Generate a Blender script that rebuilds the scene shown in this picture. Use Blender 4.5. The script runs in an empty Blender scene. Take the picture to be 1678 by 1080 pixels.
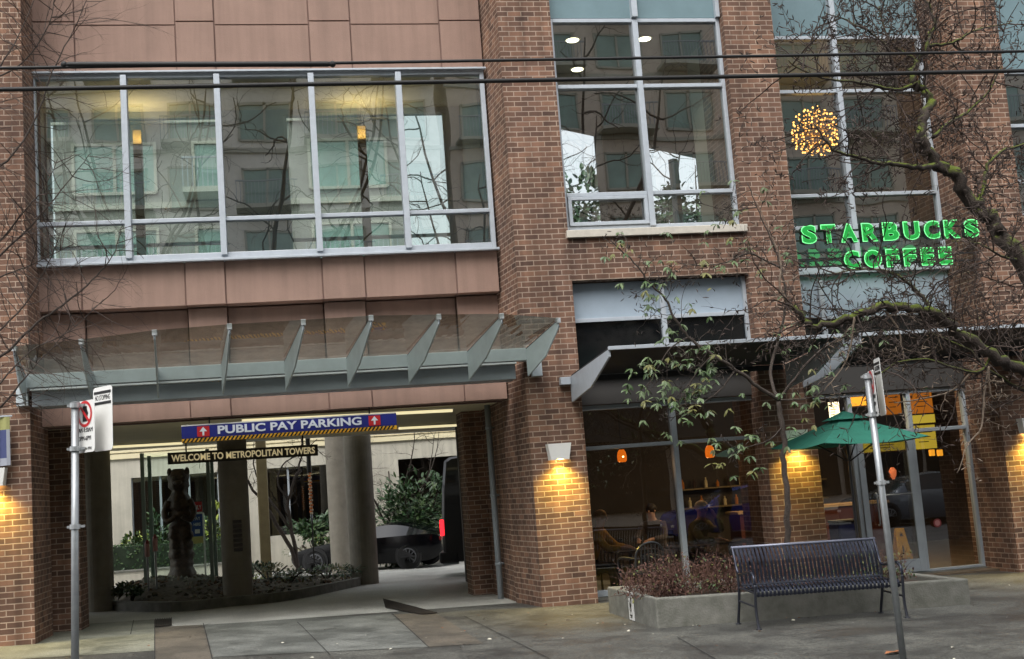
import bpy, bmesh, math, random
from mathutils import Vector, Matrix
S = bpy.context.scene
COL = S.collection
rad = math.radians

# ------------------------------------------------------------------ camera
FPX = 2000.0
CR = Matrix(((0.98177122, 0.04991934, -0.1833939), (-0.17490166, -0.14039591, -0.9745247), (-0.07439539, 0.98883621, -0.12910569)))
CP = Vector((-3.44719165, -17.5, 1.7077102))
cd = bpy.data.cameras.new('camera'); cam = bpy.data.objects.new('camera', cd); COL.objects.link(cam)
cam.matrix_world = Matrix.Translation(CP) @ CR.to_4x4()
cd.sensor_width = 36; cd.sensor_fit = 'HORIZONTAL'; cd.lens = FPX / 1678 * 36
cd.clip_start = 0.1; cd.clip_end = 800
S.camera = cam
# ------------------------------------------------------------------ world, sun, exposure
SUN_EL, SUN_AZ = 56, 205        # overcast: wide soft sun from behind the camera
w = bpy.data.worlds.new('World'); S.world = w; w.use_nodes = True
nt = w.node_tree; nt.nodes.clear()
sky = nt.nodes.new('ShaderNodeTexSky'); sky.sky_type = 'NISHITA'; sky.sun_disc = False
sky.sun_elevation = rad(SUN_EL); sky.sun_rotation = rad(SUN_AZ); sky.dust_density = 4; sky.air_density = 1.2; sky.ozone_density = 1.0
hs = nt.nodes.new('ShaderNodeHueSaturation'); hs.inputs['Saturation'].default_value = 0.22
bg = nt.nodes.new('ShaderNodeBackground'); bg.inputs['Strength'].default_value = 0.15
ow = nt.nodes.new('ShaderNodeOutputWorld')
nt.links.new(sky.outputs[0], hs.inputs['Color']); nt.links.new(hs.outputs[0], bg.inputs['Color']); nt.links.new(bg.outputs[0], ow.inputs[0])
sl = bpy.data.lights.new('sun', 'SUN'); sl.energy = 0.55; sl.angle = rad(45); sl.color = (1, 0.97, 0.93)
so = bpy.data.objects.new('sun', sl); COL.objects.link(so)
az = rad(SUN_AZ); el = rad(SUN_EL)
sd = Vector((math.sin(az) * math.cos(el), math.cos(az) * math.cos(el), math.sin(el)))
so.rotation_euler = sd.to_track_quat('Z', 'Y').to_euler()
S.view_settings.view_transform = 'Standard'; S.view_settings.look = 'None'; S.view_settings.gamma = 1
S.view_settings.use_curve_mapping = False
S.view_settings.exposure = 1.17
S.cycles.max_bounces = 8; S.cycles.transparent_max_bounces = 24; S.cycles.caustics_reflective = False; S.cycles.caustics_refractive = False
S.cycles.sample_clamp_indirect = 4

# ------------------------------------------------------------------ geometry of the photograph: pixel -> point
def ray(x, y):
    return CR @ Vector(((x - 839) / FPX, -(y - 540) / FPX, -1))
def px(x, y, Y):                       # point on the plane at depth Y
    r = ray(x, y); return CP + r * ((Y - CP.y) / r.y)
GB, GC = -0.02, -0.0145
def gz(X, Y): return GB * X + (GC * Y if Y > 0 else 0)
def gp(x, y):                          # point on the sloping ground
    r = ray(x, y)
    for c in (GC, 0):
        t = (GB * CP.x + c * CP.y - CP.z) / (r.z - GB * r.x - c * r.y)
        P = CP + r * t
        if (c != 0) == (P.y > 0): return P
    return P

# ------------------------------------------------------------------ materials
def lin(c): return tuple(((v / 255) / 12.92 if v / 255 <= 0.04045 else ((v / 255 + 0.055) / 1.055) ** 2.4) for v in c)
MATS = {}
def mat(name, col, rough=0.6, metal=0.0, var=0.0, vscale=3.0, bump=0.0, bscale=60.0, emit=None, estr=0.0, spec=0.5, col2=None, detail=6, coat=0, streak=0):
    if name in MATS: return MATS[name]
    m = bpy.data.materials.new(name); m.use_nodes = True; n = m.node_tree; b = n.nodes['Principled BSDF']
    c = tuple(col) + (1,)
    b.inputs['Base Color'].default_value = c; b.inputs['Roughness'].default_value = rough; b.inputs['Metallic'].default_value = metal
    b.inputs['Specular IOR Level'].default_value = spec; b.inputs['Coat Weight'].default_value = coat
    if var > 0 or col2:
        tc = n.nodes.new('ShaderNodeNewGeometry')
        nz = n.nodes.new('ShaderNodeTexNoise'); nz.inputs['Scale'].default_value = vscale; nz.inputs['Detail'].default_value = detail; nz.inputs['Roughness'].default_value = 0.65
        n.links.new(tc.outputs['Position'], nz.inputs['Vector'])
        cr = n.nodes.new('ShaderNodeValToRGB'); cr.color_ramp.elements[0].position = 0.3; cr.color_ramp.elements[1].position = 0.7
        a = col2 if col2 else tuple(v * (1 - var) for v in col)
        d = col if col2 else tuple(min(1, v * (1 + var)) for v in col)
        cr.color_ramp.elements[0].color = tuple(a) + (1,); cr.color_ramp.elements[1].color = tuple(d) + (1,)
        n.links.new(nz.outputs['Fac'], cr.inputs['Fac']); n.links.new(cr.outputs['Color'], b.inputs['Base Color'])
    if streak > 0:                              # grain and rain runs down the face
        src = b.inputs['Base Color'].links[0].from_socket; g = n.nodes.new('ShaderNodeNewGeometry'); mp = n.nodes.new('ShaderNodeMapping'); mp.inputs['Scale'].default_value = (9, 9, 0.55); n.links.new(g.outputs['Position'], mp.inputs[0])
        ns = n.nodes.new('ShaderNodeTexNoise'); ns.inputs['Scale'].default_value = 1; ns.inputs['Detail'].default_value = 6; n.links.new(mp.outputs[0], ns.inputs['Vector'])
        gr = n.nodes.new('ShaderNodeTexNoise'); gr.inputs['Scale'].default_value = 220; gr.inputs['Detail'].default_value = 2; n.links.new(g.outputs['Position'], gr.inputs['Vector'])
        m1 = n.nodes.new('ShaderNodeMapRange'); m1.inputs['From Min'].default_value = 0.35; m1.inputs['From Max'].default_value = 0.62; m1.inputs['To Min'].default_value = 1 - streak; m1.inputs['To Max'].default_value = 1.05; n.links.new(ns.outputs['Fac'], m1.inputs['Value'])
        m2 = n.nodes.new('ShaderNodeMapRange'); m2.inputs['To Min'].default_value = 0.82; m2.inputs['To Max'].default_value = 1.18; n.links.new(gr.outputs['Fac'], m2.inputs['Value'])
        mm = n.nodes.new('ShaderNodeMath'); mm.operation = 'MULTIPLY'; n.links.new(m1.outputs[0], mm.inputs[0]); n.links.new(m2.outputs[0], mm.inputs[1])
        vs_ = n.nodes.new('ShaderNodeVectorMath'); vs_.operation = 'SCALE'; n.links.new(src, vs_.inputs[0]); n.links.new(mm.outputs[0], vs_.inputs['Scale']); n.links.new(vs_.outputs[0], b.inputs['Base Color'])
    if bump > 0:
        tc = n.nodes.new('ShaderNodeNewGeometry')
        nz = n.nodes.new('ShaderNodeTexNoise'); nz.inputs['Scale'].default_value = bscale; nz.inputs['Detail'].default_value = 4
        bp = n.nodes.new('ShaderNodeBump'); bp.inputs['Strength'].default_value = bump; bp.inputs['Distance'].default_value = 0.02
        n.links.new(tc.outputs['Position'], nz.inputs['Vector']); n.links.new(nz.outputs['Fac'], bp.inputs['Height']); n.links.new(bp.outputs[0], b.inputs['Normal'])
    if emit:
        b.inputs['Emission Color'].default_value = tuple(emit) + (1,); b.inputs['Emission Strength'].default_value = estr
    MATS[name] = m; return m

def brick_mat(name, c1, c2, cm, offs=0.0):
    if name in MATS: return MATS[name]
    m = bpy.data.materials.new(name); m.use_nodes = True; n = m.node_tree; L = n.links.new; b = n.nodes['Principled BSDF']
    N = n.nodes.new
    g = N('ShaderNodeNewGeometry'); sp = N('ShaderNodeSeparateXYZ'); L(g.outputs['Position'], sp.inputs[0])
    sn = N('ShaderNodeSeparateXYZ'); L(g.outputs['True Normal'], sn.inputs[0])
    ab = N('ShaderNodeMath'); ab.operation = 'ABSOLUTE'; L(sn.outputs['X'], ab.inputs[0])
    gt = N('ShaderNodeMath'); gt.operation = 'GREATER_THAN'; gt.inputs[1].default_value = 0.6; L(ab.outputs[0], gt.inputs[0])
    mx = N('ShaderNodeMix'); mx.data_type = 'FLOAT'; L(gt.outputs[0], mx.inputs['Factor']); L(sp.outputs['X'], mx.inputs['A']); L(sp.outputs['Y'], mx.inputs['B'])
    ad = N('ShaderNodeMath'); ad.inputs[1].default_value = 50.0 + offs; L(mx.outputs['Result'], ad.inputs[0])
    az_ = N('ShaderNodeMath'); az_.inputs[1].default_value = 10.0; L(sp.outputs['Z'], az_.inputs[0])
    # slight waviness so courses are not ruler straight
    wn = N('ShaderNodeTexNoise'); wn.inputs['Scale'].default_value = 9; L(g.outputs['Position'], wn.inputs['Vector'])
    ws = N('ShaderNodeMath'); ws.operation = 'MULTIPLY_ADD'; ws.inputs[1].default_value = 0.009; L(wn.outputs['Fac'], ws.inputs[0]); L(az_.outputs[0], ws.inputs[2])
    cb = N('ShaderNodeCombineXYZ'); L(ad.outputs[0], cb.inputs['X']); L(ws.outputs[0], cb.inputs['Y'])
    br = N('ShaderNodeTexBrick'); br.offset = 0.5; br.inputs['Scale'].default_value = 1; br.inputs['Brick Width'].default_value = 0.2085; br.inputs['Row Height'].default_value = 0.0792
    br.inputs['Mortar Size'].default_value = 0.0078; br.inputs['Mortar Smooth'].default_value = 0.25; br.inputs['Bias'].default_value = 0.0
    br.inputs['Color1'].default_value = c1 + (1,); br.inputs['Color2'].default_value = c2 + (1,); br.inputs['Mortar'].default_value = cm + (1,)
    L(cb.outputs[0], br.inputs['Vector'])
    # second brick layer with black/white colours: a per-brick random tint
    b2 = N('ShaderNodeTexBrick'); b2.offset = 0.5
    for k in ('Scale', 'Brick Width', 'Row Height', 'Mortar Size'): b2.inputs[k].default_value = br.inputs[k].default_value
    b2.inputs['Color1'].default_value = (0.55, 0.55, 0.58, 1); b2.inputs['Color2'].default_value = (1.35, 1.28, 1.2, 1); b2.inputs['Mortar'].default_value = (1, 1, 1, 1)
    v2 = N('ShaderNodeVectorMath'); v2.inputs[1].default_value = (0.2085 * 37, 0.0792 * 24, 0); L(cb.outputs[0], v2.inputs[0]); L(v2.outputs[0], b2.inputs['Vector'])
    mu = N('ShaderNodeMix'); mu.data_type = 'RGBA'; mu.blend_type = 'MULTIPLY'; mu.inputs['Factor'].default_value = 0.55
    L(br.outputs['Color'], mu.inputs['A']); L(b2.outputs['Color'], mu.inputs['B'])
    n2 = N('ShaderNodeTexNoise'); n2.inputs['Scale'].default_value = 0.9; n2.inputs['Detail'].default_value = 8; n2.inputs['Roughness'].default_value = 0.7; L(g.outputs['Position'], n2.inputs['Vector'])
    cr = N('ShaderNodeValToRGB'); cr.color_ramp.elements[0].position = 0.32; cr.color_ramp.elements[0].color = (0.62, 0.62, 0.66, 1); cr.color_ramp.elements[1].position = 0.7; cr.color_ramp.elements[1].color = (1.18, 1.12, 1.06, 1)
    L(n2.outputs['Fac'], cr.inputs['Fac'])
    m2 = N('ShaderNodeMix'); m2.data_type = 'RGBA'; m2.blend_type = 'MULTIPLY'; m2.inputs['Factor'].default_value = 0.8; L(mu.outputs['Result'], m2.inputs['A']); L(cr.outputs['Color'], m2.inputs['B'])
    n3 = N('ShaderNodeTexNoise'); n3.inputs['Scale'].default_value = 120; n3.inputs['Detail'].default_value = 3; L(g.outputs['Position'], n3.inputs['Vector'])
    c3 = N('ShaderNodeValToRGB'); c3.color_ramp.elements[0].color = (0.75, 0.75, 0.75, 1); c3.color_ramp.elements[1].color = (1.2, 1.2, 1.2, 1); L(n3.outputs['Fac'], c3.inputs['Fac'])
    m3 = N('ShaderNodeMix'); m3.data_type = 'RGBA'; m3.blend_type = 'MULTIPLY'; m3.inputs['Factor'].default_value = 1.0; L(m2.outputs['Result'], m3.inputs['A']); L(c3.outputs['Color'], m3.inputs['B'])
    mp = N('ShaderNodeMapping'); mp.inputs['Scale'].default_value = (5, 5, 0.35); L(g.outputs['Position'], mp.inputs[0]); n4 = N('ShaderNodeTexNoise'); n4.inputs['Scale'].default_value = 1; n4.inputs['Detail'].default_value = 7; L(mp.outputs[0], n4.inputs['Vector'])
    r4 = N('ShaderNodeMapRange'); r4.inputs['From Min'].default_value = 0.36; r4.inputs['From Max'].default_value = 0.6; r4.inputs['To Min'].default_value = 0.68; r4.inputs['To Max'].default_value = 1.04; L(n4.outputs['Fac'], r4.inputs['Value'])
    m4 = N('ShaderNodeVectorMath'); m4.operation = 'SCALE'; L(m3.outputs['Result'], m4.inputs[0]); L(r4.outputs[0], m4.inputs['Scale']); L(m4.outputs[0], b.inputs['Base Color'])
    b.inputs['Roughness'].default_value = 0.85; b.inputs['Specular IOR Level'].default_value = 0.25
    iv = N('ShaderNodeMath'); iv.operation = 'SUBTRACT'; iv.inputs[0].default_value = 1.0; L(br.outputs['Fac'], iv.inputs[1])
    bu = N('ShaderNodeBump'); bu.inputs['Strength'].default_value = 0.6; bu.inputs['Distance'].default_value = 0.008; L(iv.outputs[0], bu.inputs['Height']); L(bu.outputs[0], b.inputs['Normal'])
    MATS[name] = m; return m

def glass_mat(name, tint, refl=0.06, rough=0.0, ior=1.5, gcol=(1, 1, 1), dirt=0.0, dcol=(0.3, 0.32, 0.28)):
    if name in MATS: return MATS[name]
    m = bpy.data.materials.new(name); m.use_nodes = True; n = m.node_tree; n.nodes.clear(); N = n.nodes.new; L = n.links.new
    o = N('ShaderNodeOutputMaterial'); t = N('ShaderNodeBsdfTransparent'); t.inputs['Color'].default_value = tint + (1,)
    gl = N('ShaderNodeBsdfGlossy'); gl.inputs['Roughness'].default_value = rough; gl.inputs['Color'].default_value = gcol + (1,)
    f = N('ShaderNodeFresnel'); f.inputs['IOR'].default_value = ior
    a = N('ShaderNodeMath'); a.operation = 'ADD'; a.use_clamp = True; a.inputs[1].default_value = refl
    if ior > 1: L(f.outputs[0], a.inputs[0])
    else: a.inputs[0].default_value = 0
    # gentle waviness of real panes
    g = N('ShaderNodeNewGeometry'); nz = N('ShaderNodeTexNoise'); nz.inputs['Scale'].default_value = 0.8; nz.inputs['Detail'].default_value = 1; L(g.outputs['Position'], nz.inputs['Vector'])
    bu = N('ShaderNodeBump'); bu.inputs['Strength'].default_value = 0.16; bu.inputs['Distance'].default_value = 0.02; L(nz.outputs['Fac'], bu.inputs['Height']); L(bu.outputs[0], gl.inputs['Normal'])
    mx = N('ShaderNodeMixShader'); L(a.outputs[0], mx.inputs[0]); L(t.outputs[0], mx.inputs[1]); L(gl.outputs[0], mx.inputs[2])
    last = mx
    if dirt > 0:
        d = N('ShaderNodeBsdfDiffuse'); d.inputs['Color'].default_value = dcol + (1,)
        n2 = N('ShaderNodeTexNoise'); n2.inputs['Scale'].default_value = 5; n2.inputs['Detail'].default_value = 8; n2.inputs['Roughness'].default_value = 0.7; L(g.outputs['Position'], n2.inputs['Vector'])
        mr = N('ShaderNodeMapRange'); mr.inputs['From Min'].default_value = 0.35; mr.inputs['From Max'].default_value = 0.75; mr.inputs['To Min'].default_value = dirt * 0.5; mr.inputs['To Max'].default_value = dirt * 1.5; L(n2.outputs['Fac'], mr.inputs['Value'])
        m2 = N('ShaderNodeMixShader'); L(mr.outputs[0], m2.inputs[0]); L(mx.outputs[0], m2.inputs[1]); L(d.outputs[0], m2.inputs[2]); last = m2
    L(last.outputs[0], o.inputs[0]); MATS[name] = m; return m

BRICK = brick_mat('brown_brick', lin((102, 80, 69)), lin((136, 105, 87)), lin((170, 151, 134)))
STUCCO = mat('terracotta_panel', lin((140, 114, 101)), 0.8, var=0.10, vscale=1.6, bump=0.15, bscale=90, streak=0.09)
STUCCO2 = mat('terracotta_backing', lin((122, 97, 88)), 0.85, var=0.1, vscale=3)
ALU = mat('grey_aluminium', lin((172, 179, 186)), 0.38, 0.1, var=0.08, vscale=7)
STEEL = mat('painted_grey_steel', lin((184, 194, 198)), 0.42, 0.0, var=0.10, vscale=4)
STEELD = mat('painted_dark_grey_steel', lin((150, 158, 164)), 0.5, 0.0, var=0.08, vscale=4)
BLUEP = mat('blue_grey_panel', lin((158, 172, 184)), 0.45, 0.1, var=0.08, vscale=2.5)
HEADER = mat('charcoal_panel', lin((58, 56, 54)), 0.6, var=0.08, vscale=2)
BLACKP = mat('black_fabric', lin((34, 34, 36)), 0.8, var=0.1, vscale=5)
GLASS_UP = glass_mat('window_glass', (0.68, 0.76, 0.73), 0.30)
GLASS_UP2 = glass_mat('clear_window_glass', (0.84, 0.89, 0.88), 0.25)
GLASS_SHOP = glass_mat('shop_glass', (0.58, 0.60, 0.60), 0.11)
GLASS_BACK = glass_mat('back_window_glass', (0.92, 0.97, 0.95), 0.02)
GLASS_DARK = mat('dark_band_glass', lin((16, 18, 20)), 0.06, 0.0, spec=0.7)
GLASS_TEAL = mat('teal_spandrel_glass', lin((112, 134, 140)), 0.12, 0.0, spec=0.7, var=0.08, vscale=2)
GLASS_CAN = glass_mat('canopy_glass', (0.60, 0.64, 0.58), 0.27, rough=0.02, ior=1.0, dirt=0.30, dcol=(0.15, 0.16, 0.14))
GLASS_CASE = glass_mat('case_glass', (0.90, 0.96, 0.93), 0.010, ior=1.0)
CONC = mat('weathered_concrete', lin((128, 127, 120)), 0.85, var=0.22, vscale=5, bump=0.35, bscale=45, col2=lin((92, 93, 84)))
CONCCOL = mat('column_concrete', lin((140, 134, 122)), 0.8, var=0.15, vscale=4, bump=0.2, bscale=50)
CREAM = mat('cream_paint', lin((222, 212, 176)), 0.7, var=0.05, vscale=2)
CREAMW = mat('cream_wall', lin((184, 180, 166)), 0.85, var=0.10, vscale=2, streak=0.12)
WHITE = mat('white_paint', lin((230, 230, 226)), 0.5, var=0.03, vscale=6)
BLACK = mat('black_paint', lin((20, 20, 22)), 0.45)
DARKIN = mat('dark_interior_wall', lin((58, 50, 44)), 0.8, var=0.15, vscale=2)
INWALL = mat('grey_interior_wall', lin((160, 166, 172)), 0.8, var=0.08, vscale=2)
INCEIL = mat('pale_ceiling', lin((190, 188, 178)), 0.85, var=0.04, vscale=2)
WOOD = mat('brown_wood', lin((112, 96, 62)), 0.55, var=0.2, vscale=8)
GALV = mat('galvanised_steel', lin((150, 154, 156)), 0.4, 0.6, var=0.12, vscale=14)
BARK = mat('dark_bark', lin((66, 58, 52)), 0.95, var=0.35, vscale=22, bump=0.5, bscale=80)
BARKP = mat('pale_twig_bark', lin((120, 106, 92)), 0.9, var=0.3, vscale=25)
def moss_mat():
    m = mat('mossy_bark', lin((60, 52, 46)), 0.95, var=0.35, vscale=20, bump=0.6, bscale=70); n = m.node_tree; N = n.nodes.new; L = n.links.new; b = n.nodes['Principled BSDF']
    old = b.inputs['Base Color'].links[0].from_socket; g = N('ShaderNodeNewGeometry'); sp = N('ShaderNodeSeparateXYZ'); L(g.outputs['Normal'], sp.inputs[0])
    nz = N('ShaderNodeTexNoise'); nz.inputs['Scale'].default_value = 7; nz.inputs['Detail'].default_value = 5; L(g.outputs['Position'], nz.inputs['Vector'])
    a = N('ShaderNodeMath'); a.operation = 'MULTIPLY_ADD'; a.inputs[1].default_value = 0.45; L(sp.outputs['Z'], a.inputs[0]); L(nz.outputs['Fac'], a.inputs[2])
    mr = N('ShaderNodeMapRange'); mr.inputs['From Min'].default_value = 0.55; mr.inputs['From Max'].default_value = 0.85; L(a.outputs[0], mr.inputs['Value'])
    mx = N('ShaderNodeMix'); mx.data_type = 'RGBA'; L(mr.outputs[0], mx.inputs['Factor']); L(old, mx.inputs['A']); mx.inputs['B'].default_value = lin((92, 104, 34)) + (1,); L(mx.outputs['Result'], b.inputs['Base Color'])
    return m
MOSS = moss_mat()
TWIG = mat('brown_twig_bark', lin((66, 55, 49)), 0.9, var=0.5, vscale=16)
LEAF_A = mat('glossy_green_leaf', lin((62, 84, 44)), 0.42, var=0.3, vscale=9)
LEAF_B = mat('grey_green_leaf', lin((86, 104, 66)), 0.5, var=0.25, vscale=9)
LEAF_C = mat('olive_leaf', lin((98, 98, 50)), 0.55, var=0.3, vscale=9)
LEAF_D = mat('dark_green_leaf', lin((48, 76, 44)), 0.42, var=0.35, vscale=6)
LEAF_Y = mat('yellow_green_leaf', lin((150, 164, 72)), 0.5, var=0.3, vscale=6)
RUSSET = mat('russet_twig', lin((80, 54, 45)), 0.85, var=0.35, vscale=14)

# ------------------------------------------------------------------ mesh builder
class MB:
    def __init__(s): s.v = []; s.f = []; s.m = []
    def add(s, vs, fs, mi=0):
        o = len(s.v); s.v += [tuple(p) for p in vs]; s.f += [tuple(i + o for i in f) for f in fs]; s.m += [mi] * len(fs)
    def quad(s, a, b, c, d, mi=0): s.add([a, b, c, d], [(0, 1, 2, 3)], mi)
    def box(s, x0, x1, y0, y1, z0, z1, mi=0):
        s.add([(x0, y0, z0), (x1, y0, z0), (x1, y1, z0), (x0, y1, z0), (x0, y0, z1), (x1, y0, z1), (x1, y1, z1), (x0, y1, z1)],
              [(3, 2, 1, 0), (4, 5, 6, 7), (0, 1, 5, 4), (1, 2, 6, 5), (2, 3, 7, 6), (3, 0, 4, 7)], mi)
    def obox(s, c, ax, ay, az_, mi=0):      # centre and three half-axis vectors
        c = Vector(c); ax = Vector(ax); ay = Vector(ay); az_ = Vector(az_); vs = []
        for k in (-1, 1):
            for i, j in ((-1, -1), (1, -1), (1, 1), (-1, 1)): vs.append(c + ax * i + ay * j + az_ * k)
        s.add(vs, [(3, 2, 1, 0), (4, 5, 6, 7), (0, 1, 5, 4), (1, 2, 6, 5), (2, 3, 7, 6), (3, 0, 4, 7)], mi)
    def bar(s, a, b, w_, h_, up=(0, 0, 1), mi=0):
        a = Vector(a); b = Vector(b); d = b - a; L = d.length; d.normalize(); u = Vector(up); sd_ = d.cross(u).normalized(); u = sd_.cross(d)
        s.obox((a + b) / 2, d * (L / 2), sd_ * (w_ / 2), u * (h_ / 2), mi)
    def prism(s, pts, vec, mi=0):           # closed outline swept along vec
        n = len(pts); vec = Vector(vec); P = [Vector(p) for p in pts]
        s.add(P + [p + vec for p in P], [tuple(range(n - 1, -1, -1)), tuple(range(n, 2 * n))] + [(i, (i + 1) % n, n + (i + 1) % n, n + i) for i in range(n)], mi)
    def tube(s, pts, rs, sides=6, mi=0, cap=True):
        pts = [Vector(p) for p in pts]
        if not hasattr(rs, '__len__'): rs = [rs] * len(pts)
        vs = []; fs = []; n = len(pts); prev = None
        for i, p in enumerate(pts):
            d = (pts[min(i + 1, n - 1)] - pts[max(i - 1, 0)])
            if d.length < 1e-9: d = Vector((0, 0, 1))
            d.normalize()
            if prev is None:
                a = Vector((1, 0, 0)) if abs(d.x) < 0.8 else Vector((0, 1, 0)); u = d.cross(a).normalized()
            else:
                u = prev - d * prev.dot(d)
                if u.length < 1e-6: u = d.orthogonal()
                u.normalize()
            prev = u; v = d.cross(u)
            for k in range(sides):
                t = 2 * math.pi * k / sides; vs.append(p + (u * math.cos(t) + v * math.sin(t)) * rs[i])
        for i in range(n - 1):
            for k in range(sides): fs.append((i * sides + k, i * sides + (k + 1) % sides, (i + 1) * sides + (k + 1) % sides, (i + 1) * sides + k))
        if cap: fs.append(tuple(range(sides - 1, -1, -1))); fs.append(tuple((n - 1) * sides + k for k in range(sides)))
        s.add(vs, fs, mi)
    def lathe(s, c, prof, sides=16, mi=0, axis=(0, 0, 1)):
        ax = Vector(axis).normalized(); s.tube([Vector(c) + ax * z for r, z in prof], [max(r, 1e-4) for r, z in prof], sides, mi)
    def ball(s, c, r, mi=0, seg=10, rings=7):
        if not hasattr(r, '__len__'): r = (r, r, r)
        vs = []; fs = []
        for i in range(rings + 1):
            t = math.pi * i / rings
            for k in range(seg):
                a = 2 * math.pi * k / seg
                vs.append((c[0] + r[0] * math.sin(t) * math.cos(a), c[1] + r[1] * math.sin(t) * math.sin(a), c[2] + r[2] * math.cos(t)))
        for i in range(rings):
            for k in range(seg): fs.append((i * seg + k, (i + 1) * seg + k, (i + 1) * seg + (k + 1) % seg, i * seg + (k + 1) % seg))
        s.add(vs, fs, mi)
    def leaf(s, p, d, nrm, L, W, mi=0):     # small pointed leaf folded along its rib
        p = Vector(p); d = Vector(d).normalized(); nrm = Vector(nrm); sd_ = d.cross(nrm)
        if sd_.length < 1e-4: sd_ = d.orthogonal()
        sd_.normalize(); u = sd_.cross(d).normalized()
        vs = [p, p + d * L * 0.35 + sd_ * W * 0.5 + u * W * 0.15, p + d * L * 0.72 + sd_ * W * 0.42 + u * W * 0.05, p + d * L - u * L * 0.1,
              p + d * L * 0.72 - sd_ * W * 0.42 + u * W * 0.05, p + d * L * 0.35 - sd_ * W * 0.5 + u * W * 0.15, p + d * L * 0.5]
        s.add(vs, [(0, 1, 6), (1, 2, 6), (2, 3, 6), (3, 4, 6), (4, 5, 6), (5, 0, 6)], mi)
    def build(s, name, mats, parent=None, smooth=False, local=False, bevel=0.0, normals=True):
        me = bpy.data.meshes.new(name)
        off = Vector((0, 0, 0))
        if parent is not None and not local: off = wloc(parent)
        me.from_pydata([(v[0] - off.x, v[1] - off.y, v[2] - off.z) for v in s.v], [], s.f)
        if not isinstance(mats, (list, tuple)): mats = [mats]
        for m_ in mats: me.materials.append(m_)
        for p, i in zip(me.polygons, s.m): p.material_index = i; p.use_smooth = smooth
        if normals:
            b = bmesh.new(); b.from_mesh(me); bmesh.ops.delete(b, geom=[v for v in b.verts if not v.link_faces], context='VERTS'); bmesh.ops.recalc_face_normals(b, faces=b.faces); b.to_mesh(me); b.free()
        o = bpy.data.objects.new(name, me); COL.objects.link(o)
        if parent is not None: o.parent = parent
        if bevel > 0:
            md = o.modifiers.new('bevel', 'BEVEL'); md.width = bevel; md.segments = 2; md.limit_method = 'ANGLE'; md.angle_limit = rad(40)
        return o
def wloc(o):
    v = Vector((0, 0, 0))
    while o is not None: v += Vector(o.location); o = o.parent
    return v
def tag(o, label, cat, group=None, kind=None):
    if label: o['label'] = label
    if cat: o['category'] = cat
    if group: o['group'] = group
    if kind: o['kind'] = kind
    return o
def thing(name, loc, label, cat, group=None, rz=0):
    o = bpy.data.objects.new(name, None); COL.objects.link(o); o.location = loc; o.rotation_euler = (0, 0, rz); o.empty_display_size = 0.2
    return tag(o, label, cat, group)
def copy_tree(o, parent=None):
    c = o.copy(); COL.objects.link(c); c.parent = parent
    for ch in [k for k in bpy.data.objects if k.parent == o]: copy_tree(ch, c)
    return c
def text_mesh(mb, body, origin, right, up, width=None, height=0.2, depth=0.01, bold=0.0, mi=0, center=False, mi_side=None):
    """adds lettering to a builder: origin is the lower left corner, right/up unit vectors"""
    cu = bpy.data.curves.new('lettering', 'FONT'); cu.body = body; cu.size = 1; cu.extrude = 0.5; cu.offset = bold; cu.resolution_u = 4
    ob = bpy.data.objects.new('lettering', cu); COL.objects.link(ob)
    dg = bpy.context.evaluated_depsgraph_get(); dg.update()
    me = bpy.data.meshes.new_from_object(ob.evaluated_get(dg))
    xs = [v.co.x for v in me.vertices]; ys = [v.co.y for v in me.vertices]
    x0, x1, y0, y1 = min(xs), max(xs), min(ys), max(ys)
    sy = height / (y1 - y0); sx = sy if width is None else width / (x1 - x0)
    o = Vector(origin); r = Vector(right).normalized(); u = Vector(up).normalized(); n_ = r.cross(u)
    if center: o = o - r * (x1 - x0) * sx / 2
    vs = [o + r * ((v.co.x - x0) * sx) + u * ((v.co.y - y0) * sy) + n_ * (v.co.z * depth) for v in me.vertices]
    off = len(mb.v); mb.v += [tuple(p) for p in vs]
    for p in me.polygons:
        mb.f.append(tuple(i + off for i in p.vertices)); side = abs(p.normal.z) < 0.5
        mb.m.append(mi_side if (side and mi_side is not None) else mi)
    bpy.data.objects.remove(ob); bpy.data.curves.remove(cu); bpy.data.meshes.remove(me)
    return (x1 - x0) * sx
def lamp(name, kind, loc, energy, color, parent=None, size=0.1, sizey=None, rot=(0, 0, 0), spot=None, blend=0.6):
    l = bpy.data.lights.new(name, kind); l.energy = energy; l.color = color
    if kind == 'AREA':
        l.size = size
        if sizey: l.shape = 'RECTANGLE'; l.size_y = sizey
    else: l.shadow_soft_size = size
    if kind == 'SPOT': l.spot_size = spot; l.spot_blend = blend
    o = bpy.data.objects.new(name, l); COL.objects.link(o)
    o.location = Vector(loc) - (wloc(parent) if parent else Vector((0, 0, 0))); o.rotation_euler = rot
    if parent: o.parent = parent
    return o
def crom(pts, k=4):                        # smooth a polyline
    P = [Vector(p) for p in pts]; out = []
    for i in range(len(P) - 1):
        a = P[max(i - 1, 0)]; b = P[i]; c = P[i + 1]; d = P[min(i + 2, len(P) - 1)]
        for j in range(k):
            t = j / k; out.append(0.5 * ((2 * b) + (c - a) * t + (2 * a - 5 * b + 4 * c - d) * t * t + (3 * b - a - 3 * c + d) * t ** 3))
    out.append(P[-1]); return out
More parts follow.
